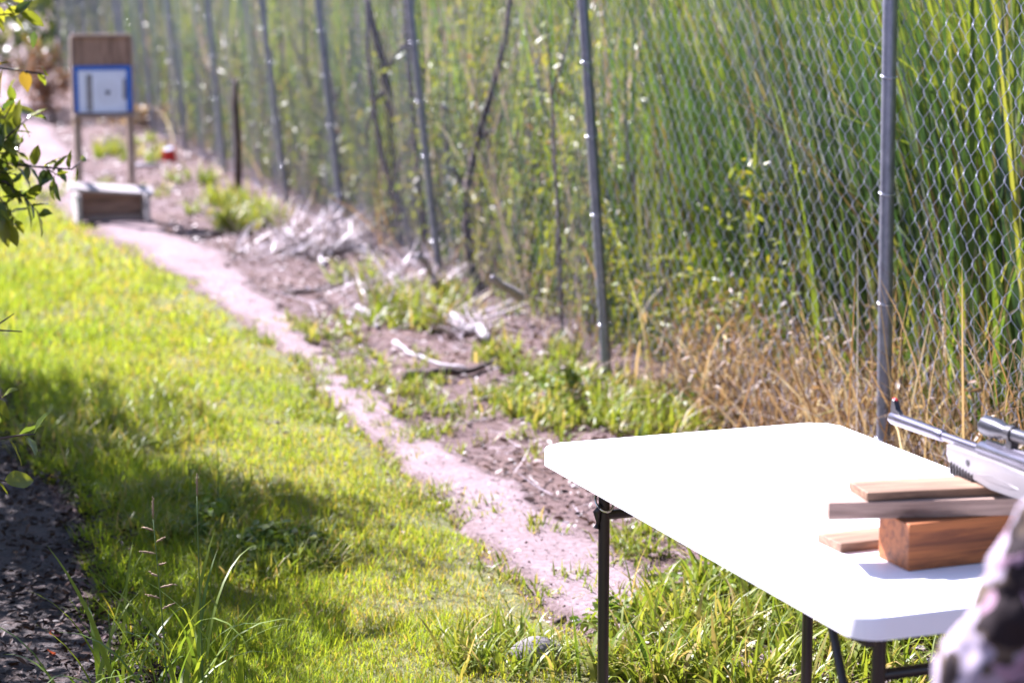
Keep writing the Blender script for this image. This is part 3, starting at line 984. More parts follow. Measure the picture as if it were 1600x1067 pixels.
# ------------------------------------------------------------------ trees
def tree(name, base, height, crown_c, crown_r, n, size, mat_leaf, label, cat, bark='bark', group=None, limbs=9, trunk_r=0.07, tone=(0.5, 0.25), gaps=0.45, kind=None):
    root = empty(name, base)
    tag(root, label, cat, group)
    b = Vector(base)
    cc = Vector(crown_c) - b
    mb = MB()
    top = cc + Vector((0, 0, -0.2 * crown_r[2]))
    mid = top * 0.5 + Vector((random.uniform(-.1, .1), random.uniform(-.1, .1), 0))
    mb.tube([Vector((0, 0, -0.1)), Vector((mid.x * 0.3, mid.y * 0.3, mid.z * 0.5)), mid, top], [trunk_r * 1.3, trunk_r, trunk_r * 0.8, trunk_r * 0.5], 10)
    tr = mb.build('trunk', M[bark], root, True)
    ends = []
    for k in range(limbs):
        a = 2 * math.pi * k / limbs + random.uniform(-.3, .3)
        e = cc + Vector((math.cos(a) * crown_r[0] * 0.75, math.sin(a) * crown_r[1] * 0.75, random.uniform(-0.5, 0.75) * crown_r[2]))
        s_ = mid.lerp(top, random.uniform(0, 1))
        m_ = s_.lerp(e, 0.5) + Vector((0, 0, random.uniform(0, 0.2) * crown_r[2]))
        MB().tube([s_, m_, e], [trunk_r * 0.45, trunk_r * 0.3, trunk_r * 0.1], 6).build('branch', M[bark], tr, True)
        ends.append(e)
    # leaf clumps through the crown's volume
    nc = max(14, n // 45)
    d = rng.normal(0, 1, (nc, 3))
    d /= np.linalg.norm(d, axis=1)[:, None]
    rr = rng.uniform(gaps, 1.0, nc) ** 0.7
    C = np.array(cc) + d * rr[:, None] * np.array(crown_r)
    ci = rng.integers(0, nc, n)
    P = C[ci] + rng.normal(0, 0.15, (n, 3)) * np.array(crown_r) * 0.9
    P = P[P[:, 2] > 0.12]
    tn = np.clip(rng.normal(tone[0], tone[1], len(P)), 0, 1)
    bk = Bulk()
    bk.add(leaves(P, rng.uniform(0.7, 1.3, len(P)) * size, tone=tn, droop=0.4, flat=0.6))
    cr = bk.build('crown', M[mat_leaf], root)
    cr['kind'] = 'stuff'
    return root


citrus_group = 'citrus trees beside the grass'
t_near = tree('citrus_tree', (-2.68, 6.3, 0), 2.4, (-2.68, 6.6, 1.4), (0.92, 1.15, 0.95), 4600, 0.085, 'citrus', 'citrus tree over the bark mulch with low leaves at the left edge', 'tree', group=citrus_group)
t_mid = tree('citrus_tree', (-3.25, 8.3, 0), 2.8, (-2.98, 8.6, 2.42), (0.82, 0.66, 0.60), 3400, 0.085, 'citrus', 'citrus tree with a leafy branch hanging in front of the target stand', 'tree', group=citrus_group, gaps=0.25)
t_far = tree('citrus_tree', (-4.0, 10.6, 0), 3.0, (-4.05, 10.1, 2.4), (0.98, 1.35, 0.8), 5200, 0.09, 'citrus', 'citrus tree farther up the row, shading the middle of the grass', 'tree', group=citrus_group, gaps=0.2)

# single leaf mesh with a folded midrib
LV, LF = [], []
NL = 8
for i in range(NL + 1):
    u = i / NL
    wv = 0.235 * math.sin(math.pi * u ** 0.85) ** 0.9 if 0 < i < NL else 0.0
    zz = -0.10 * u * u
    for side in (-1, -0.5, 0, 0.5, 1):
        LV.append((u, side * wv, zz + 0.16 * abs(side) * wv * 1.6 - 0.02 * (abs(side) == 1) * math.sin(u * 14)))
for i in range(NL):
    for k in range(4):
        a = i * 5 + k
        LF.append((a, a + 1, a + 6, a + 5))
leaf_me = bpy.data.meshes.new('leaf')
leaf_me.from_pydata(LV, [], LF)
leaf_me.validate()
smooth(leaf_me)
leaf_me.materials.append(M['citrusleaf'])
leaf_old = leaf_me.copy()
leaf_old.materials.clear()
leaf_old.materials.append(M['oldleaf'])


def place_leaf(parent, p, d, size, me, roll=None):
    o = bpy.data.objects.new('leaf', me)
    COL.objects.link(o)
    o.parent = parent
    d = Vector(d).normalized()
    q = d.to_track_quat('X', 'Z')
    q = q @ Matrix.Rotation(random.uniform(-1.1, 1.1) if roll is None else roll, 3, 'X').to_quaternion()
    o.rotation_mode = 'QUATERNION'
    o.rotation_quaternion = q
    o.location = p
    w_ = size * random.uniform(0.85, 1.2)
    o.scale = (size, w_, size)
    return o


def sprig(tree_o, pts, n, size, me, tip=True, rad=0.0035):
    """a twig of the tree with single leaves alternating along it (points in world space)"""
    base = tree_o.location
    P = [Vector(p) - base for p in pts]
    mb = MB()
    mb.tube(P, [rad * (1.3 - 0.8 * i / (len(P) - 1)) for i in range(len(P))], 6)
    b = mb.build('branch', M['darkbark'], tree_o, True)
    for i in range(n):
        u = (i + 0.8) / n
        k = min(int(u * (len(P) - 1)), len(P) - 2)
        f = u * (len(P) - 1) - k
        p = P[k].lerp(P[k + 1], min(f, 1))
        ax = (P[k + 1] - P[k]).normalized()
        side = 1 if i % 2 else -1
        d = ax * random.uniform(0.3, 0.9) + Vector((random.uniform(-.4, .4), random.uniform(-.6, .6), side * random.uniform(0.2, 0.9) - 0.1))
        place_leaf(b, p, d, size * random.uniform(0.7, 1.15), me)
    return b


Y0 = 6.9
for pts, n, s_, me in (
    ([(-60, 250), (0, 200), (20, 160)], 10, 0.090, leaf_me),
    ([(-60, 250), (10, 215), (50, 180)], 11, 0.090, leaf_me),
    ([(-60, 260), (20, 255), (70, 262), (92, 275)], 14, 0.095, leaf_me),
    ([(-60, 265), (10, 285), (40, 310), (62, 335)], 14, 0.090, leaf_me),
    ([(-60, 270), (0, 310), (25, 345)], 12, 0.090, leaf_me),
    ([(-60, 255), (0, 240), (30, 235)], 12, 0.090, leaf_me),
    ([(-60, 255), (-10, 262), (15, 275)], 9, 0.090, leaf_me),
    ([(-40, 300), (-5, 335), (10, 350)], 9, 0.085, leaf_me),
    ([(-60, 230), (-10, 190), (5, 170)], 8, 0.085, leaf_me),
    ([(20, 258), (75, 262), (112, 265), (128, 250)], 6, 0.060, leaf_me),
    ([(-60, 100), (0, 107), (40, 112)], 5, 0.090, leaf_old),
    ([(40, 112), (65, 116), (72, 118)], 2, 0.075, leaf_me),
    ([(-60, 40), (-10, 25), (35, 20)], 9, 0.085, leaf_me),
    ([(-60, 30), (-10, 10), (20, -5)], 9, 0.085, leaf_me),
):
    sprig(t_mid, [at(x, y, Y0 + random.uniform(-0.15, 0.15)) for x, y in pts], n, s_, me)
for pts, n, Y, s_ in (
    ([(-60, 700), (0, 685), (30, 680), (55, 678)], 6, 5.2, 0.085),
    ([(-60, 740), (-20, 745), (10, 752)], 4, 5.2, 0.085),
    ([(-50, 640), (-15, 625), (5, 620)], 4, 5.4, 0.08),
):
    sprig(t_near, [at(x, y, Y + random.uniform(-0.05, 0.05)) for x, y in pts], n, s_, leaf_me)
sprig(t_near, [at(-60, 512, 5.9), at(0, 516, 5.9), at(35, 518, 5.9)], 0, 0.08, leaf_me, rad=0.003)
sprig(t_near, [at(-60, 530, 5.9), at(0, 505, 5.9), at(22, 490, 5.9)], 0, 0.08, leaf_me, rad=0.003)

# trees and bushes far along the path
tree('bushy_tree', (-9.3, 33, 0), 5, (-9.0, 33, 2.5), (2.2, 2.0, 1.9), 9000, 0.10, 'gloss', 'dark glossy-leaved tree glinting above the rusty bush at the far end of the path', 'tree', limbs=12, trunk_r=0.14, gaps=0.3)
tree('bushy_tree', (-8.4, 43, 0), 5, (-8.2, 43, 2.7), (2.4, 2.3, 2.6), 4200, 0.17, 'gloss', 'dark leafy tree behind the top of the target stand', 'tree', limbs=12, trunk_r=0.15, gaps=0.3)
tree('bushy_tree', (-15.5, 40, 0), 5, (-15.5, 40, 2.9), (2.8, 2.5, 2.9), 4200, 0.19, 'gloss', 'dark leafy tree behind the citrus row at the far end of the grass', 'tree', limbs=12, trunk_r=0.15, gaps=0.3)
c = px(85, 190)
tree('rusty_bush', (c.x, c.y, 0), 1.4, (c.x - 0.15, c.y, 0.62), (0.42, 0.45, 0.52), 1300, 0.07, 'rust', 'rust-brown dry bush beside the path behind the target stand', 'bush', bark='darkbark', limbs=9, trunk_r=0.03, gaps=0.2)
c = px(225, 205)
tree('rusty_bush', (c.x, c.y, 0), 0.6, (c.x - 0.1, c.y, 0.16), (0.75, 0.5, 0.30), 900, 0.09, 'straw', 'low mound of tan dry grass behind the legs of the target stand', 'dry bush', bark='darkbark', limbs=5, trunk_r=0.015, gaps=0.1)

# saplings and bare stems behind the fence
def sapling(label, pts, r0, branches, leafn=0, ls=0.07, bark='darkbark'):
    base = Vector(pts[0])
    root = empty('sapling', (base.x, base.y, 0))
    tag(root, label, 'sapling', 'bare stems behind the fence')
    org = Vector((base.x, base.y, 0))
    P = [Vector(p) - org for p in pts]
    mb = MB()
    mb.tube(P, [r0 * (1 - 0.6 * i / (len(P) - 1)) for i in range(len(P))], 8)
    tr = mb.build('trunk', M[bark], root, True)
    for b in branches:
        B = [Vector(p) - org for p in b]
        MB().tube(B, [r0 * 0.5 * (1 - 0.7 * i / (len(B) - 1)) for i in range(len(B))], 6).build('branch', M[bark], tr, True)
    if leafn:
        pp = []
        for b in list(branches) + [pts]:
            for k in range(leafn):
                i = random.randrange(max(1, len(b) - 1))
                q = Vector(b[i]).lerp(Vector(b[i + 1]), random.random()) - org
                if q.z > 0.7:
                    pp.append((q.x + random.gauss(0, .12), q.y + random.gauss(0, .12), q.z + random.gauss(0, .12)))
        if pp:
            bk = Bulk()
            n_ = len(pp)
            bk.add(leaves(np.array(pp), rng.uniform(0.7, 1.3, n_) * ls, tone=rng.uniform(0.2, 0.9, n_)))
            cr = bk.build('crown', M['under'], root)
            cr['kind'] = 'stuff'
    return root


def A_(x, y, Y):
    return at(x, y, Y)


Yb = 15.2
sapling('forked bare stem with a bent top standing between two leaning fence posts', [px(622, 385)] + [A_(x, y, 15.6) for x, y in ((612, 280), (608, 170), (600, 110), (588, 60), (570, -10), (560, -60))], 0.05,
        [[A_(608, 130, 15.6), A_(585, 160, 15.6), A_(572, 210, 15.6), A_(580, 290, 15.6)], [A_(604, 110, 15.6), A_(640, 60, 15.8), A_(650, -20, 15.8)]], 20)
sapling('thin dark crooked stem rising to the right of the third leaning post', [px(748, 470)] + [A_(x, y, 13.0) for x, y in ((738, 420), (728, 350), (730, 290), (745, 220), (770, 140), (790, 60), (800, -30))], 0.035,
        [[A_(730, 300, 13.0), A_(700, 250, 13.2), A_(690, 160, 13.2)], [A_(745, 220, 13), A_(775, 200, 13.1), A_(800, 150, 13.1)]], 24)
sapling('pale forked twig standing against the second fence post', [px(880, 545)] + [A_(x, y, 10.9) for x, y in ((872, 350), (862, 150), (880, 90), (900, 30), (904, -30))], 0.011,
        [[A_(898, 34, 10.9), A_(886, 5, 10.9), A_(878, -30, 10.9)], [A_(862, 150, 10.9), A_(855, 60, 10.9), A_(852, -20, 10.9)]], 6, bark='bark')
sapling('thin upright stem close behind the third leaning fence post', [px(668, 400)] + [A_(x, y, 14.5) for x, y in ((652, 260), (640, 120), (632, -10), (630, -60))], 0.028,
        [[A_(645, 160, 14.5), A_(665, 110, 14.6), A_(690, 40, 14.6)]], 20)
sapling('grey leaning stem between the fourth and fifth fence posts', [px(540, 345)] + [A_(x, y, 17.6) for x, y in ((528, 250), (520, 150), (505, 60), (498, -20))], 0.04,
        [[A_(522, 170, 17.6), A_(545, 110, 17.7), A_(550, 20, 17.7)]], 18, bark='bark')
sapling('grey forked stem leaning away from the third fence post', [px(655, 410)] + [A_(x, y, 14.9) for x, y in ((630, 330), (600, 260), (585, 180), (575, 90), (572, -20))], 0.03,
        [[A_(610, 285, 14.9), A_(640, 220, 15.0), A_(660, 130, 15.0)]], 18, bark='bark')
sapling('slender stem in the shade behind the fourth leaning post', [px(500, 320)] + [A_(x, y, 19.2) for x, y in ((490, 200), (478, 90), (470, -20))], 0.045,
        [[A_(480, 120, 19.2), A_(455, 60, 19.2), A_(450, -10, 19.2)]], 24)

# a mass of trees closing the view
wood = Bulk()
for n, x0, x1, y0, y1, z0, z1, sz in ((9000, -30, -3, 50, 60, 0.2, 8, 0.45), (7000, 4.0, 12, 6, 40, 0.1, 4.2, 0.22), (5000, -6, 6, 36, 52, 0.1, 6, 0.35)):
    x = rng.uniform(x0, x1, n)
    y = rng.uniform(y0, y1, n)
    if x0 == 4.0:
        o_ = rng.uniform(5.0, 7.5, n)
        s = rng.uniform(-6, 40, n)
        p = fpos(s, o_)
        x, y = p[:, 0], p[:, 1]
    z = z0 + (z1 - z0) * rng.uniform(0, 1, n) * np.clip(0.55 + 0.8 * fbm(x * 0.4, y * 0.4, 97), 0.4, 1.2)
    wood.add(leaves(np.stack([x, y, z], 1), rng.uniform(0.7, 1.4, n) * sz, tone=rng.uniform(0.2, 1, n)))
tag(wood.build('far_woods', M['under']), 'far-off leafy woods closing the view behind reeds and fence', 'woods', kind='stuff')

# ------------------------------------------------------------------ fallen branches and other small things on the ground
def fallen(label, pts, r0, mat_='paledrift', name='fallen_branch', cat='branch', z=None, twigs=0):
    W = []
    for i, p in enumerate(pts):
        zz = p[2] if len(p) > 2 else 0.0
        q = px(p[0], p[1], zz)
        W.append(Vector((q.x, q.y, max(zz, 0) + (ghf(q.x, q.y) if zz == 0 else 0) + r0 * 0.8)))
    o_ = W[0].copy()
    P = []
    for i in range(len(W) - 1):
        for f in (0, 0.33, 0.66):
            q = W[i].lerp(W[i + 1], f) - o_
            P.append(q + Vector((random.gauss(0, 1), random.gauss(0, 1), random.gauss(0, 0.5))) * r0 * 0.35)
    P.append(W[-1] - o_)
    mb = MB()
    mb.tube(P, [r0 * (1.1 - 0.6 * i / (len(P) - 1)) * random.uniform(0.85, 1.15) for i in range(len(P))], 7)
    for k in range(twigs):
        i = random.randrange(1, len(P) - 1)
        d = Vector((random.uniform(-1, 1), random.uniform(-1, 1), random.uniform(0.1, 0.7))).normalized() * min(r0, 0.02) * random.uniform(4, 8)
        mb.tube([P[i], P[i] + d * 0.5 + Vector((0, 0, r0)), P[i] + d], [r0 * 0.30, r0 * 0.22, r0 * 0.08], 5)
    o = mb.build(name, M[mat_], None, True)
    o.location = o_
    tag(o, label, cat, 'fallen wood along the path')
    return o


fallen('thick short bleached log end, whitest piece of the brush pile', [(446, 374), (474, 384)], 0.045)
fallen('bleached branch slanting up across the brush pile', [(455, 400), (490, 384), (524, 362, 0.12)], 0.026, twigs=4)
fallen('bleached branch lying along the back of the brush pile', [(476, 378), (505, 395), (520, 404)], 0.03, twigs=3)
fallen('flat bleached bough at the fence side of the brush pile', [(505, 402), (545, 392), (580, 396)], 0.034, twigs=5)
fallen('short bleached stick poking up out of the brush pile', [(528, 388), (522, 345, 0.22)], 0.02)
fallen('bleached crooked stick at the front of the brush pile', [(505, 420), (500, 405), (515, 392)], 0.02)
fallen('bleached branch sloping down to the right past the brush pile', [(600, 432), (635, 442), (665, 462)], 0.03, twigs=4)
fallen('bleached branch leaning on the third fence post', [(655, 405, 0.25), (675, 430), (692, 445)], 0.022, twigs=2)
fallen('long bleached limb with a thick pale end by the weeds', [(645, 470), (690, 498), (720, 515)], 0.022, twigs=3)
fallen('pale split log lying at the thick end of the limb', [(702, 505), (735, 522), (764, 540)], 0.045)
fallen('pale crooked stick above the dark branch', [(618, 537), (640, 555), (690, 575), (730, 582)], 0.014)
fallen('dark bent branch lying on bare soil beside the path', [(632, 597), (680, 592), (735, 590), (778, 570)], 0.024, 'darkbark')
fallen('pale curved scrap of wood between path and long limb', [(560, 488), (582, 500), (590, 515)], 0.022)
fallen('many-twigged bleached branch spread over the near side of the brush pile', [(430, 398), (470, 392), (500, 378)], 0.018, twigs=9)
fallen('thin bleached branch with twigs at the fence end of the brush pile', [(540, 385), (565, 398), (600, 402)], 0.016, twigs=8)
fallen('grey tangled branch in the weeds under the third fence post', [(610, 455), (650, 448), (700, 462)], 0.015, 'bark', twigs=8)
fallen('thin pale stick lying by the edge of the bare soil', [(440, 465), (480, 462), (540, 445)], 0.016, 'bark')
fallen('small dark twig on the path beside the table leg', [(868, 980), (884, 968), (905, 963), (930, 963)], 0.007, 'darkbark', name='twig', cat='twig')
fallen('pale straight stick on the ground behind the target stand', [(213, 262), (252, 262)], 0.025)
fallen('pale weathered stick tilted up behind the fence', [(812, 470, 0.35), (770, 440, 0.55)], 0.022)
fallen('slim pale stick in the weeds at the foot of the second fence post', [(890, 570), (925, 588), (950, 598)], 0.010)
fallen('grey crooked twig where the fence weeds meet the bare soil', [(300, 378), (330, 372), (350, 362)], 0.018, 'bark')
fallen('short stick in the weeds just under the table edge', [(1010, 985), (990, 1000), (975, 1008)], 0.006, 'bark', name='twig', cat='twig')

# stones
def stone(label, x, y, sx, sy, sz, seed):
    random.seed(seed)
    bm = bmesh.new()
    bmesh.ops.create_icosphere(bm, subdivisions=4, radius=1)
    for v_ in bm.verts:
        c_ = v_.co
        f = 1 + 0.22 * (float(fbm(c_.x * 1.5 + seed, c_.y * 1.5 + c_.z, seed)) - 0.5) * 2 + 0.05 * (float(fbm(c_.x * 6 + seed, c_.y * 6 + c_.z * 5, seed + 3)) - 0.5)
        v_.co = Vector((c_.x * sx * f, c_.y * sy * f, c_.z * sz * f))
    me = bpy.data.meshes.new('stone')
    bm.to_mesh(me)
    bm.free()
    smooth(me)
    q = px(x, y)
    o = link('stone', me, M['rock'])
    o.location = (q.x, q.y, ghf(q.x, q.y) + sz * 0.35)
    o.rotation_euler = (0, 0, seed)
    tag(o, label, 'stone')


stone('rounded grey stone half sunk in the grass by the table leg', 838, 1040, 0.075, 0.055, 0.05, 3)
stone('small pale stone in the litter between path and weeds', 705, 635, 0.04, 0.03, 0.022, 5)
stone('white stone in the grass at the foot of the second fence post', 915, 605, 0.05, 0.045, 0.035, 8)
random.seed(19)

# wooden stake
q = px(372, 298)
mb = MB()
mb.tube([(0, 0, -0.1), (0.01, 0, 0.4), (-0.01, 0, 0.8), (0.0, 0, 1.02)], [0.035, 0.034, 0.032, 0.02], 7)
o = mb.build('wooden_stake', M['darkbark'], None, True)
o.location = (q.x, q.y, 0)
tag(o, 'short dark brown wooden stake standing before the far fence posts', 'stake')

# red can on the ground
q = px(266, 252)
can = empty('red_can', (q.x, q.y, ghf(q.x, q.y)))
tag(can, 'small red can lying open on the soil beyond the target stand', 'can')
mb = MB()
mb.tube([(0, 0, 0), (0, 0, 0.004), (0, 0, 0.125), (0, 0, 0.135)], [0.066, 0.07, 0.07, 0.066], 20)
mb.build('can_body', M['red'], can, True, 40)
MB().tube([(0, 0, 0.1352), (0, 0, 0.142)], [0.06, 0.058], 20).build('can_lid', M['steel'], can, True, 40)
can.rotation_euler = (0.25, -0.2, 0.3)

# fallen red leaves on the mulch
for i, (x, y, lab) in enumerate(((77, 1013, 'bright red fallen leaf on the dark mulch'), (80, 1040, 'dull pink-red fallen leaf below the bright red one'), (1150, 1052, 'brown-red fallen leaf under the table in the weeds'))):
    q = px(x, y)
    me = leaf_me.copy()
    me.materials.clear()
    me.materials.append(M['petal'])
    o = link('fallen_leaf', me)
    o.location = (q.x, q.y, ghf(q.x, q.y) + 0.045)
    o.rotation_euler = (0.5, 0.3 + 0.2 * i, 0.7 + i)
    o.scale = (0.04, 0.055, 0.05)
    tag(o, lab, 'leaf')


# ------------------------------------------------------------------ tall grass plants in front of the lawn
def one_blade(name, parent, p0, head, length, width, lean_, bend_, tone, mat_='weed', K=8):
    v_, f_, t_ = blades(np.array([p0], dtype=float), np.array([length]), np.array([width]), np.array([lean_]), np.array([bend_]), K, head=np.array([head]), yaw=np.array([head + math.pi / 2 + random.uniform(-.3, .3)]), taper=2.5, tone=np.array([tone]))
    return link(name, np_mesh(name, v_, f_, t_, True), M[mat_], parent)


def tall_grass(label, bx, by, h, seedz, nleaf, spread, lsize, lean_dir=0.0, seeds=True, nseed=9):
    root = empty('tall_grass_plant', (bx, by, ghf(bx, by)))
    tag(root, label, 'grass plant', 'tall grass plants in the lawn')
    mb = MB()
    P = [Vector((lean_dir * (z / h) ** 2, 0.01 * math.sin(z * 9), z)) for z in np.linspace(0, h, 9)]
    mb.tube(P, [0.0032 - 0.0022 * i / 8 for i in range(9)], 6)
    mb.build('stem', M['weedstem'], root, True)
    if seeds:
        for k, z in list(enumerate(np.linspace(seedz, h, 9)))[9 - nseed:]:
            sgn = -1 if k % 2 else 1
            if k == 8:
                d = Vector((0.02, 0, 1))
                ln = 0.05
            else:
                d = Vector((sgn, random.uniform(-.5, .5), random.uniform(0.0, 0.6)))
                ln = random.uniform(0.02, 0.04)
            d.normalize()
            p = Vector((lean_dir * (z / h) ** 2, 0.01 * math.sin(z * 9), z))
            mb = MB()
            pts = [p + d * ln * u for u in np.linspace(0, 1, 7)]
            mb.tube(pts, [0.0006, 0.0016, 0.0030, 0.0018, 0.0030, 0.0016, 0.0006], 6)
            for u_ in np.linspace(0.15, 0.95, 7):
                q_ = p + d * ln * u_
                e2 = q_ + d * 0.006 + Vector((random.uniform(-1, 1), random.uniform(-1, 1), random.uniform(-1, 1))) * 0.004
                mb.tube([q_, q_.lerp(e2, 0.5), e2], [0.0008, 0.0016, 0.0003], 5)
            mb.build('seed_head', M['seed'], root, True)
    for k in range(nleaf):
        a = random.uniform(0, 2 * math.pi)
        z = random.uniform(0.0, 0.45) * h * random.random()
        p = (random.gauss(0, spread), random.gauss(0, spread), z)
        one_blade('leaf', root, p, a, random.uniform(0.6, 1.2) * lsize, random.uniform(0.007, 0.016), random.uniform(0.05, 0.35), random.uniform(0.4, 2.2), random.uniform(0.3, 0.85))
    return root


M['weedstem'] = m_mottled('green_stem', [(0.3, (0.05, 0.10, 0.02)), (0.7, (0.10, 0.15, 0.03))], 20, 0.5)
q = px(264, 1180)
tall_grass('tall seeding grass plant with a branched brown seed head at the edge of the mulch', q.x, q.y, 0.58, 0.36, 26, 0.07, 0.42, -0.02)
q = px(318, 1150)
tall_grass('slim seeding grass plant just right of the branched seed head', q.x, q.y, 0.60, 0.40, 12, 0.05, 0.38, 0.0, nseed=1)
q = px(175, 1140)
tall_grass('clump of broad upright grass leaves left of the seed heads', q.x, q.y, 0.30, 0.2, 16, 0.06, 0.42, 0.0, seeds=False)
q = px(342, 820)
tall_grass('single taller grass shoot standing in the sunlit lawn', q.x, q.y, 0.28, 0.2, 4, 0.02, 0.24, 0.0, seeds=False)

# ------------------------------------------------------------------ target stand
ST = Vector((-3.18, 16.55, 0))
st = empty('target_stand', (ST.x, ST.y, ghf(ST.x, ST.y)), R(19))
tag(st, 'wooden target stand with plywood backboard, two thin legs and a low trestle base', 'target stand')


def bxo(name, c, s, m, parent, bev=0.004, rot=None):
    """one plank with its own grain direction along local x of the longest side"""
    dims = list(s)
    k = dims.index(max(dims))
    mb = MB()
    if k == 0:
        mb.box((0, 0, 0), s, None, bev)
        o = mb.build(name, M[m], parent)
        o.location = c
        if rot:
            o.rotation_euler = rot
    elif k == 2:
        mb.box((0, 0, 0), (s[2], s[1], s[0]), None, bev)
        o = mb.build(name, M[m], parent)
        o.location = c
        o.rotation_euler = (0, -math.pi / 2, 0) if not rot else (rot[0], -math.pi / 2 + rot[1], rot[2])
    else:
        mb.box((0, 0, 0), (s[1], s[0], s[2]), None, bev)
        o = mb.build(name, M[m], parent)
        o.location = c
        o.rotation_euler = (0, 0, math.pi / 2) if not rot else (rot[0], rot[1], math.pi / 2 + rot[2])
    return o


bxo('backboard', (0.0, 0.06, 1.135), (0.45, 0.018, 0.60), 'ply', st)
bxo('top_batten', (0.0, 0.045, 1.447), (0.46, 0.055, 0.022), 'stud', st)
for x in (-0.234, 0.234):
    bxo('side_batten', (x, 0.055, 1.135), (0.018, 0.045, 0.59), 'stud', st)
bxo('shelf_rail', (0.0, 0.02, 0.822), (0.49, 0.09, 0.03), 'stud', st)
for x in (-0.205, 0.205):
    bxo('leg', (x, 0.055, 0.45), (0.058, 0.045, 0.715), 'stud', st)
bxo('base_board', (0.02, -0.075, 0.262), (0.66, 0.12, 0.026), 'wood_sunlit', st, 0.004, (R(24), R(5), 0))
bxo('base_panel', (0.02, 0.0, 0.135), (0.50, 0.018, 0.20), 'ply', st)
bxo('base_rail', (0.02, -0.06, 0.035), (0.50, 0.03, 0.035), 'stud', st)
for x in (-0.245, 0.285):
    bxo('foot_board', (x, -0.08, 0.12), (0.035, 0.26, 0.225), 'wood_sunlit', st)

# paper target fixed to the stand (a thing of its own)
pt = empty('paper_target', (ST.x, ST.y, ghf(ST.x, ST.y)), R(19))
tag(pt, 'white paper target edged with blue tape on the plywood backboard', 'paper target')
MB().box((0, 0.046, 1.025), (0.425, 0.006, 0.345)).build('backing_sheet', M['paper'], pt)
for nm, c_, s_ in (('tape_strip', (0, 0.040, 1.195), (0.46, 0.004, 0.036)), ('tape_strip', (-0.208, 0.0405, 1.021), (0.036, 0.004, 0.327)), ('tape_strip', (0.205, 0.0405, 1.021), (0.046, 0.004, 0.327))):
    MB().box(c_, s_).build(nm, M['bluetape'], pt)
MB().box((-0.100, 0.0385, 1.005), (0.055, 0.004, 0.28)).build('grey_card', M['greycard'], pt)
MB().box((0.165, 0.0385, 1.03), (0.03, 0.004, 0.16)).build('grey_card', M['greycard'], pt)
MB().box((0.035, 0.036, 1.000), (0.235, 0.003, 0.30)).build('target_sheet', M['paper'], pt)
mb = MB()
mb.tube([(0.035, 0.0342, 1.005), (0.035, 0.0322, 1.005)], 0.019, 20)
mb.build('bullseye', M['ink'], pt)
for r_ in (0.038, 0.060, 0.085):
    ring = [(0.035 + r_ * math.cos(a), 0.0335, 1.005 + r_ * math.sin(a)) for a in np.linspace(0, 2 * math.pi, 41)]
    MB().tube(ring, 0.0010, 4).build('score_ring', M['greycard'], pt)

# ------------------------------------------------------------------ folding table
TL, TW, TH, TT = 1.512, 0.78, 0.74, 0.042
NLc = Vector((0.594, 3.482))
vt = Vector((-0.3525, 0.9358))
ut = Vector((0.9358, 0.3525))
tc_ = NLc + vt * TL / 2 + ut * TW / 2
tab = empty('folding_table', (tc_.x, tc_.y, 0), math.atan2(ut.y, ut.x))   # local x across, local y along
tag(tab, 'white plastic folding table with dark tube legs and rounded corners', 'table')


def half_top(sign):
    poly = []
    rc = 0.055
    y0, y1 = 0.0012 * sign, sign * TL / 2
    n_ = 8
    cs = [(TW / 2 - rc, y1 - sign * rc, 0), (-TW / 2 + rc, y1 - sign * rc, 1)]
    pts = [(TW / 2, y0)]
    for k in range(n_ + 1):
        a = k / n_ * math.pi / 2
        pts.append((TW / 2 - rc + rc * math.cos(a), y1 - sign * rc + sign * rc * math.sin(a)))
    for k in range(n_ + 1):
        a = math.pi / 2 + k / n_ * math.pi / 2
        pts.append((-TW / 2 + rc + rc * math.cos(a), y1 - sign * rc + sign * rc * math.sin(a)))
    pts.append((-TW / 2, y0))
    bm = bmesh.new()
    lo = [bm.verts.new((x, y, TH - TT)) for x, y in pts]
    hi = [bm.verts.new((x, y, TH)) for x, y in pts]
    f0 = bm.faces.new(lo)
    f1 = bm.faces.new(hi)
    N_ = len(pts)
    for i in range(N_):
        bm.faces.new((lo[i], lo[(i + 1) % N_], hi[(i + 1) % N_], hi[i]))
    es = [e for e in f1.edges if not all(abs(v_.co.y - y0) < 1e-6 for v_ in e.verts)]
    bmesh.ops.bevel(bm, geom=es, offset=0.007, segments=3, affect='EDGES', profile=0.5)
    mb = MB()
    mb.bm = bm
    return mb.build('tabletop_half', M['table'], tab, True, 35)


half_top(1)
half_top(-1)
zu = TH - TT
for sgn in (-1, 1):
    for ex in (-1, 1):
        MB().box((ex * (TW / 2 - 0.045), sgn * 0.37, zu - 0.012), (0.02, 0.70, 0.024), None, 0.003).build('side_rail', M['leg'], tab)
lx, ly = TW / 2 - 0.117, TL / 2 - 0.129
for sy in (-1, 1):
    for sx in (-1, 1):
        lg = MB().tube([(sx * lx, sy * ly, 0.012), (sx * lx, sy * ly, zu - 0.01)], 0.0135, 14).build('leg', M['leg'], tab, True, 40)
        MB().tube([(sx * lx, sy * ly, 0.0), (sx * lx, sy * ly, 0.03)], [0.017, 0.016], 14).build('rubber_foot', M['black'], lg, True, 40)
    MB().tube([(-lx, sy * ly, 0.588), (lx, sy * ly, 0.588)], 0.0115, 12).build('cross_bar', M['leg'], tab, True, 40)
    MB().tube([(-lx - 0.05, sy * ly, zu - 0.014), (lx + 0.05, sy * ly, zu - 0.014)], 0.012, 12).build('pivot_bar', M['leg'], tab, True, 40)
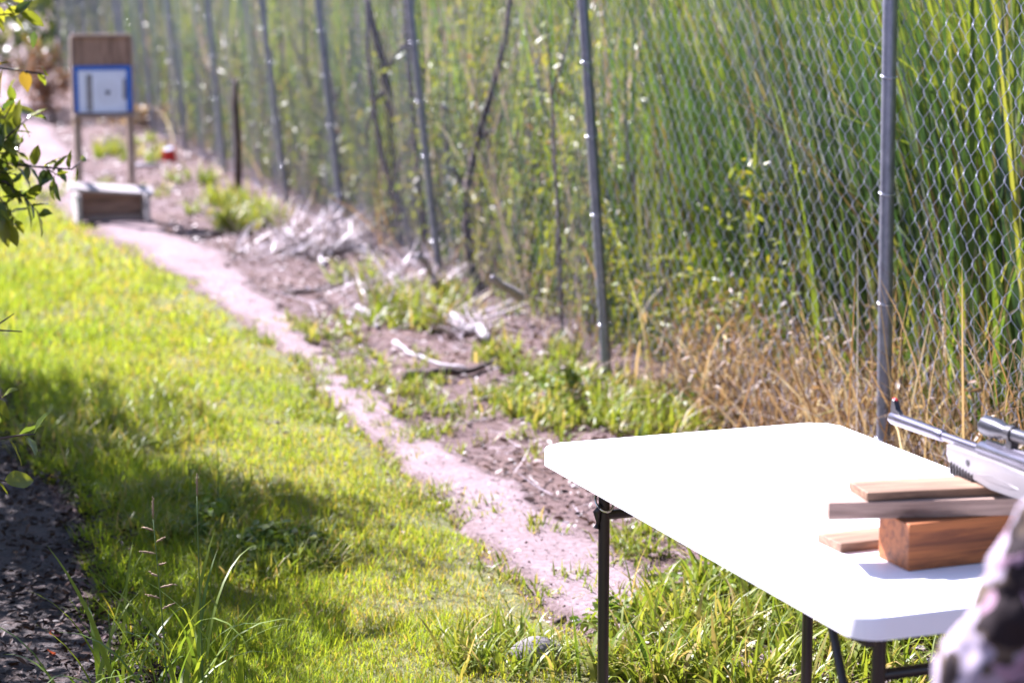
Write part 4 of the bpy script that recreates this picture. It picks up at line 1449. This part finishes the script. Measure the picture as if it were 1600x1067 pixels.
# locking brace and wire ring on the far legs
for sx in (-1, 1):
    b = MB()
    b.box((sx * lx, ly - 0.028, zu - 0.036), (0.016, 0.022, 0.075), Matrix.Rotation(R(32), 3, 'X'), 0.003)
    b.build('lock_bracket', M['black'], tab)
    ring = [(sx * lx + 0.021 * math.cos(a), ly + 0.020 * math.sin(a), zu - 0.078 + 0.020 * math.sin(a)) for a in np.linspace(0, 2 * math.pi, 21)]
    MB().tube(ring, 0.0030, 6).build('locking_ring', M['steel'], tab, True)
    MB().tube([(sx * lx - 0.012, ly - 0.010, zu - 0.085), (sx * lx - 0.022, ly - 0.006, zu - 0.10), (sx * lx - 0.014, ly, zu - 0.125), (sx * lx - 0.020, ly, zu - 0.14)], [0.008, 0.009, 0.006, 0.008], 8).build('lock_hook', M['black'], tab, True)
    # folding brace of the near legs
    P0 = Vector((sx * lx, -ly + 0.20, zu - 0.01))
    P2 = Vector((sx * lx, -ly, 0.33))
    P1 = P0.lerp(P2, 0.5) + Vector((0, 0.012, 0))
    br = MB().tube([P0, P1], 0.009, 10).build('folding_brace', M['black'], tab, True, 40)
    MB().tube([P1, P2], 0.0085, 10).build('brace_link', M['black'], br, True, 40)
    MB().tube([P1 - Vector((0.016, 0, 0)), P1 + Vector((0.016, 0, 0))], 0.011, 10).build('brace_pin', M['steel'], br, True, 40)
MB().box((-TW / 2 + 0.05, -0.03, zu - 0.012), (0.02, 0.05, 0.022), None, 0.004).build('fold_latch', M['redplastic'], tab)


# ------------------------------------------------------------------ timber on the table
def board(label, corner, ang, ln, wd, th, z0, m, name, cat):
    """corner = near-left bottom corner, ang = direction of its length"""
    d = Vector((math.cos(ang), math.sin(ang), 0))
    e = Vector((-d.y, d.x, 0))
    mb = MB()
    mb.box((0, 0, th / 2), (ln, wd, th), None, 0.0018, 2)
    o = mb.build(name, M[m])
    c_ = Vector((corner[0], corner[1], z0)) + d * ln / 2 + e * wd / 2
    o.location = c_
    o.rotation_euler = (0, 0, ang)
    tag(o, label, cat, 'timber offcuts stacked on the table')
    return o


e_ = 0.0006
board('thick orange-brown timber block at the bottom of the stack on the table', (0.733, 3.785), R(21), 0.42, 0.108, 0.089, TH + e_, 'wood_orange', 'timber_block', 'wood block')
board('pale grey knotty plank lying across the timber block', (0.588, 3.815), R(6), 0.52, 0.098, 0.0328, TH + 0.089 + 2 * e_, 'wood_pale', 'wood_plank', 'plank')
board('thin tan board on top of the stack, under the rifle', (0.660, 3.826), R(11), 0.40, 0.10, 0.016, TH + 0.122 + 3 * e_, 'wood_tan', 'wood_board', 'board')
board('small flat offcut lying on the tabletop behind the timber block', (0.628, 3.915), R(22), 0.28, 0.088, 0.0175, TH + e_, 'wood_tan', 'wood_offcut', 'board')

# ------------------------------------------------------------------ air rifle resting on the stack
P0 = Vector((0.885, 3.95, 0.939))
rd = Vector((-0.292, 0.956, -0.0235)).normalized()
rif = bpy.data.objects.new('air_rifle', None)
COL.objects.link(rif)
rif.rotation_mode = 'QUATERNION'
yax = Vector((0, 0, 1)).cross(rd).normalized()
zax = rd.cross(yax)
rif.rotation_quaternion = Matrix((rd, yax, zax)).transposed().to_quaternion()
rif.location = P0
tag(rif, 'pale-stocked air rifle with scope resting on the timber stack, muzzle towards the target', 'air rifle')
MB().tube([(-0.02, 0, 0), (0.05, 0, 0), (0.128, 0, 0)], [0.0095, 0.0085, 0.0082], 18).build('barrel', M['gun'], rif, True, 40)
MB().tube([(0.122, 0, 0), (0.126, 0, 0), (0.15, 0, 0), (0.30, 0, 0), (0.334, 0, 0), (0.341, 0, 0), (0.3415, 0, 0)], [0.0092, 0.0112, 0.0115, 0.0130, 0.0132, 0.0115, 0.004], 22).build('muzzle_shroud', M['gun'], rif, True, 40)
MB().prism([(0.300, 0.011), (0.340, 0.011), (0.338, 0.036), (0.333, 0.040), (0.324, 0.038), (0.318, 0.022)], -0.0055, 0.0055, 0.0008, 1).build('front_sight', M['black'], rif)
MB().tube([(0.3225, 0, 0.0400), (0.3365, 0, 0.0395)], 0.0030, 8).build('sight_bead', M['redsight'], rif, True)
MB().tube([(-0.36, 0, 0.004), (-0.355, 0, 0.004), (-0.03, 0, 0.004), (-0.022, 0, 0.002)], [0.010, 0.0145, 0.0145, 0.012], 20).build('receiver_tube', M['gun'], rif, True, 40)
MB().box((-0.16, 0, 0.0205), (0.22, 0.011, 0.008), None, 0.001).build('scope_rail', M['gun'], rif)
stock_poly = [(0.075, -0.006), (0.076, -0.026), (0.066, -0.040), (0.040, -0.046), (-0.02, -0.052), (-0.10, -0.0605), (-0.20, -0.058), (-0.29, -0.050), (-0.34, -0.060), (-0.375, -0.115), (-0.405, -0.118), (-0.42, -0.085), (-0.47, -0.068), (-0.60, -0.100), (-0.70, -0.135), (-0.705, -0.020), (-0.60, -0.006), (-0.46, -0.008), (-0.40, -0.022), (-0.36, -0.010), (-0.10, -0.006)]
MB().prism(stock_poly[::-1], -0.0215, 0.0215, 0.006, 3).build('stock', M['stock'], rif, True, 35)
gp = MB()
for k in range(8):
    gp.box((0.052 - k * 0.0115, 0, -0.0480 - k * 0.0012), (0.0070, 0.0475, 0.026), None, 0.002)
gp.box((0.010, 0, -0.0455), (0.10, 0.040, 0.014), Matrix.Rotation(R(-5), 3, 'Y'), 0.003)
gp.build('ribbed_grip', M['black'], rif)
for s_ in (1, -1):
    MB().prism([(-0.045, -0.040), (-0.10, -0.046), (-0.17, -0.045), (-0.20, -0.040), (-0.16, -0.036), (-0.10, -0.034)], 0.0195 * s_, 0.0222 * s_, 0.0006, 1).build('grip_panel', M['greystock'] if 'greystock' in M else M['stock'], rif)
    MB().tube([(-0.012, 0.0210 * s_, -0.026), (-0.012, 0.0228 * s_, -0.026)], 0.006, 14).build('stock_screw', M['black'], rif, True, 40)
MB().tube([(-0.27, 0, -0.05), (-0.275, 0, -0.078), (-0.31, 0, -0.086), (-0.345, 0, -0.075), (-0.35, 0, -0.06)], 0.0035, 8).build('trigger_guard', M['black'], rif, True)
MB().tube([(-0.31, 0, -0.052), (-0.313, 0, -0.066), (-0.306, 0, -0.076)], 0.0028, 8).build('trigger', M['gun'], rif, True)
MB().box((-0.711, 0, -0.078), (0.014, 0.042, 0.116), None, 0.004, 2).build('butt_pad', M['black'], rif)
scp = MB()
zc = 0.050
scp.tube([(-0.045, 0, zc), (-0.043, 0, zc), (-0.085, 0, zc), (-0.115, 0, zc), (-0.20, 0, zc), (-0.295, 0, zc), (-0.31, 0, zc), (-0.355, 0, zc), (-0.358, 0, zc)], [0.016, 0.0195, 0.0190, 0.0128, 0.0128, 0.0128, 0.0165, 0.0172, 0.014], 24)
so = scp.build('scope', M['scope'], rif, True, 40)
MB().tube([(-0.0475, 0, zc), (-0.0455, 0, zc)], 0.0172, 24).build('lens', M['glass'], so, True, 40)
MB().tube([(-0.21, 0, zc + 0.012), (-0.21, 0, zc + 0.030)], 0.0105, 16).build('turret', M['scope'], so, True, 40)
MB().tube([(-0.21, -0.012, zc), (-0.21, -0.030, zc)], 0.0105, 16).build('turret', M['scope'], so, True, 40)
for x in (-0.135, -0.265):
    mb = MB()
    mb.box((x, 0, 0.031), (0.022, 0.016, 0.016), None, 0.001)
    mb.tube([(x - 0.010, 0, zc), (x + 0.010, 0, zc)], 0.0160, 18)
    mb.build('scope_mount', M['black'], rif, True, 35)

# ------------------------------------------------------------------ seated person at the near end of the table
FDIR = Vector((-0.29, 0.957, 0)).normalized()
RDIR = Vector((FDIR.y, -FDIR.x, 0))
SEAT = 0.60
pel = Vector((0.86, 2.08, SEAT + 0.12))
stool = empty('wooden_stool', (0.86, 2.06, 0))
tag(stool, 'round wooden stool under the person in the camouflage jacket', 'stool')
MB().tube([(0, 0, SEAT - 0.035), (0, 0, SEAT - 0.006), (0, 0, SEAT)], [0.165, 0.17, 0.165], 28).build('seat', M['stud'], stool, True, 40)
for k in range(4):
    a = math.pi / 4 + k * math.pi / 2
    MB().tube([(0.18 * math.cos(a), 0.18 * math.sin(a), 0), (0.11 * math.cos(a), 0.11 * math.sin(a), SEAT - 0.03)], [0.016, 0.019], 10).build('leg', M['stud'], stool, True)


def skin_body(name, chains, mat_, parent, root_i=0, sub=2):
    verts, edges, rads = [], [], []
    idx = {}
    for ch in chains:
        prev = None
        for key, p, r in ch:
            if key in idx:
                i = idx[key]
            else:
                i = len(verts)
                idx[key] = i
                verts.append(tuple(p))
                rads.append(r if isinstance(r, tuple) else (r, r))
            if prev is not None:
                edges.append((prev, i))
            prev = i
    me = bpy.data.meshes.new(name)
    me.from_pydata(verts, edges, [])
    o = link(name, me, mat_, parent)
    md = o.modifiers.new('skin', 'SKIN')
    for i, r in enumerate(rads):
        me.skin_vertices[0].data[i].radius = r
        me.skin_vertices[0].data[i].use_root = (i == root_i)
    md.use_smooth_shade = True
    sb = o.modifiers.new('subsurf', 'SUBSURF')
    sb.levels = sub
    sb.render_levels = sub
    return o


man = empty('person', (0.86, 2.06, SEAT))
tag(man, 'seated person in a camouflage jacket, only a shoulder and sleeve in view at bottom right', 'person')
O = Vector(man.location)


def W(x, y, z):
    return Vector((x, y, z)) - O


SHL, ELL, WRL = W(0.622, 2.22, 1.262), W(0.497, 2.25, 0.985), W(0.655, 2.56, 0.80)
SHR, ELR, WRR = W(0.985, 2.39, 1.235), W(1.07, 2.50, 0.965), W(0.945, 2.66, 0.80)
pv, sp, ch_, nk = pel - O, W(0.84, 2.17, 0.95), W(0.815, 2.285, 1.13), W(0.80, 2.345, 1.285)
hip_l, hip_r = pv - RDIR * 0.10, pv + RDIR * 0.10
kn_l, kn_r = hip_l + FDIR * 0.44 - RDIR * 0.06 + Vector((0, 0, -0.01)), hip_r + FDIR * 0.44 + RDIR * 0.04 + Vector((0, 0, -0.01))
ft_l, ft_r = Vector((kn_l.x, kn_l.y, 0.10 - SEAT)), Vector((kn_r.x, kn_r.y, 0.10 - SEAT))
skin_body('jacket', [
    [('pv', pv + Vector((0, 0, 0.03)), (0.175, 0.13)), ('sp', sp, (0.17, 0.125)), ('ch', ch_, (0.165, 0.12)), ('nk', nk - Vector((0, 0, 0.035)), 0.075)],
    [('ch', ch_, 0.16), ('shl', SHL, 0.066), ('eal', SHL.lerp(ELL, 0.5), 0.060), ('ell', ELL, 0.058), ('fal', ELL.lerp(WRL, 0.5), 0.050), ('wrl', WRL, 0.040)],
    [('ch', ch_, 0.16), ('shr', SHR, 0.072), ('ear', SHR.lerp(ELR, 0.5), 0.064), ('elr', ELR, 0.058), ('far', ELR.lerp(WRR, 0.5), 0.050), ('wrr', WRR, 0.040)],
], M['camo'], man, 0, 4)
jk = man.children[0]
ctx = bpy.data.textures.new('cloth_folds', 'CLOUDS')
ctx.noise_scale = 0.05
dm_ = jk.modifiers.new('folds', 'DISPLACE')
dm_.texture = ctx
dm_.texture_coords = 'LOCAL'
dm_.strength = 0.035
dm_.mid_level = 0.5
toe = FDIR * 0.17
skin_body('trousers', [
    [('pv', pv - Vector((0, 0, 0.02)), (0.165, 0.12)), ('hl', hip_l, 0.095), ('tl', hip_l.lerp(kn_l, 0.5), 0.082), ('kl', kn_l, 0.064), ('cl', kn_l.lerp(ft_l, 0.35), 0.060), ('al', ft_l, 0.048)],
    [('pv', pv, 0.16), ('hr', hip_r, 0.095), ('tr', hip_r.lerp(kn_r, 0.5), 0.082), ('kr', kn_r, 0.064), ('cr', kn_r.lerp(ft_r, 0.35), 0.060), ('ar', ft_r, 0.048)],
], M['denim'], man)
for f in (ft_l, ft_r):
    skin_body('boot', [[('a', f + Vector((0, 0, 0.02)), 0.052), ('b', f + Vector((0, 0, -0.05)), 0.050), ('c', f + toe * 0.55 + Vector((0, 0, -0.058)), (0.048, 0.040)), ('d', f + toe + Vector((0, 0, -0.066)), (0.042, 0.032))]], M['black'], man)
hd = W(0.785, 2.40, 1.43)
head_bm = bmesh.new()
bmesh.ops.create_uvsphere(head_bm, u_segments=32, v_segments=24, radius=1)
for v_ in head_bm.verts:
    c_ = v_.co.copy()
    x_, y_, z_ = c_.x * 0.075, c_.y * 0.098, c_.z * 0.118
    if c_.z < 0:
        x_ *= 1 - 0.30 * (-c_.z) ** 1.5
        y_ *= 1 - 0.10 * (-c_.z)
        if c_.y > 0:
            y_ += 0.012 * (-c_.z)
    fr = max(0, c_.y)
    y_ += 0.026 * fr * math.exp(-((c_.x / 0.16) ** 2)) * math.exp(-(((c_.z + 0.15) / 0.18) ** 2))       # nose
    for ex in (-0.40, 0.40):
        y_ -= 0.010 * fr * math.exp(-(((c_.x - ex) / 0.17) ** 2) - (((c_.z - 0.05) / 0.12) ** 2))           # eye sockets
    y_ += 0.006 * fr * math.exp(-((c_.x / 0.30) ** 2) - (((c_.z + 0.52) / 0.08) ** 2))                     # lips
    v_.co = Vector((x_, y_, z_))
mb = MB()
mb.bm = head_bm
hang = math.atan2(FDIR.y, FDIR.x) - math.pi / 2
ho = mb.build('head', M['skin'], man, True)
ho.location = hd
ho.rotation_euler = (R(-12), 0, hang)
for ex in (-1, 1):
    MB().tube([(ex * 0.030, 0.082, 0.006), (ex * 0.030, 0.0885, 0.006)], [0.011, 0.006], 12).build('eye', M['ink'], ho, True)
    MB().tube([(ex * 0.070, -0.012, 0.0), (ex * 0.083, -0.016, 0.005)], [0.030, 0.024], 14).build('ear', M['skin'], ho, True)
hb = bmesh.new()
bmesh.ops.create_uvsphere(hb, u_segments=28, v_segments=20, radius=1)
dl = []
for v_ in hb.verts:
    c_ = v_.co.copy()
    v_.co = Vector((c_.x * 0.081, c_.y * 0.104 - 0.004, c_.z * 0.124 + 0.003))
    if c_.z < -0.35 or (c_.y > 0.25 and c_.z < 0.42):
        dl.append(v_)
bmesh.ops.delete(hb, geom=dl, context='VERTS')
mb = MB()
mb.bm = hb
mb.build('hair', M['hair'], ho, True)
skin_body('neck', [[('a', nk - Vector((0, 0, 0.06)), 0.056), ('b', nk, 0.054), ('c', hd - Vector((0, 0, 0.06)), 0.055)]], M['skin'], man)
for wr, el, kn, sd_ in ((WRL, ELL, kn_l, 1), (WRR, ELR, kn_r, -1)):
    f0 = (wr - el).normalized()
    tgt = kn + Vector((0, 0, 0.075))
    palm = wr + (tgt - wr).normalized() * 0.07
    hx = RDIR
    fd_ = (FDIR + Vector((0, 0, -0.25))).normalized()
    chains = [[('w', wr, 0.030), ('p', palm, (0.040, 0.022))]]
    for k, (off, ln) in enumerate(((-0.030, 0.068), (-0.010, 0.078), (0.010, 0.074), (0.030, 0.058))):
        b0 = palm + fd_ * 0.03 + hx * off
        chains.append([('p', palm, 0.03), ('k%d' % k, b0, 0.0105), ('m%d' % k, b0 + fd_ * ln * 0.5 + Vector((0, 0, 0.004)), 0.009), ('t%d' % k, b0 + fd_ * ln + Vector((0, 0, -0.018)), 0.0075)])
    tb = palm - fd_ * 0.005 + hx * 0.036 * sd_
    chains.append([('p', palm, 0.03), ('u', tb, 0.0125), ('v', tb + hx * 0.022 * sd_ + fd_ * 0.024, 0.0105), ('x', tb + hx * 0.026 * sd_ + fd_ * 0.05 - Vector((0, 0, 0.008)), 0.008)])
    skin_body('hand', chains, M['skin'], man, 0, 2)
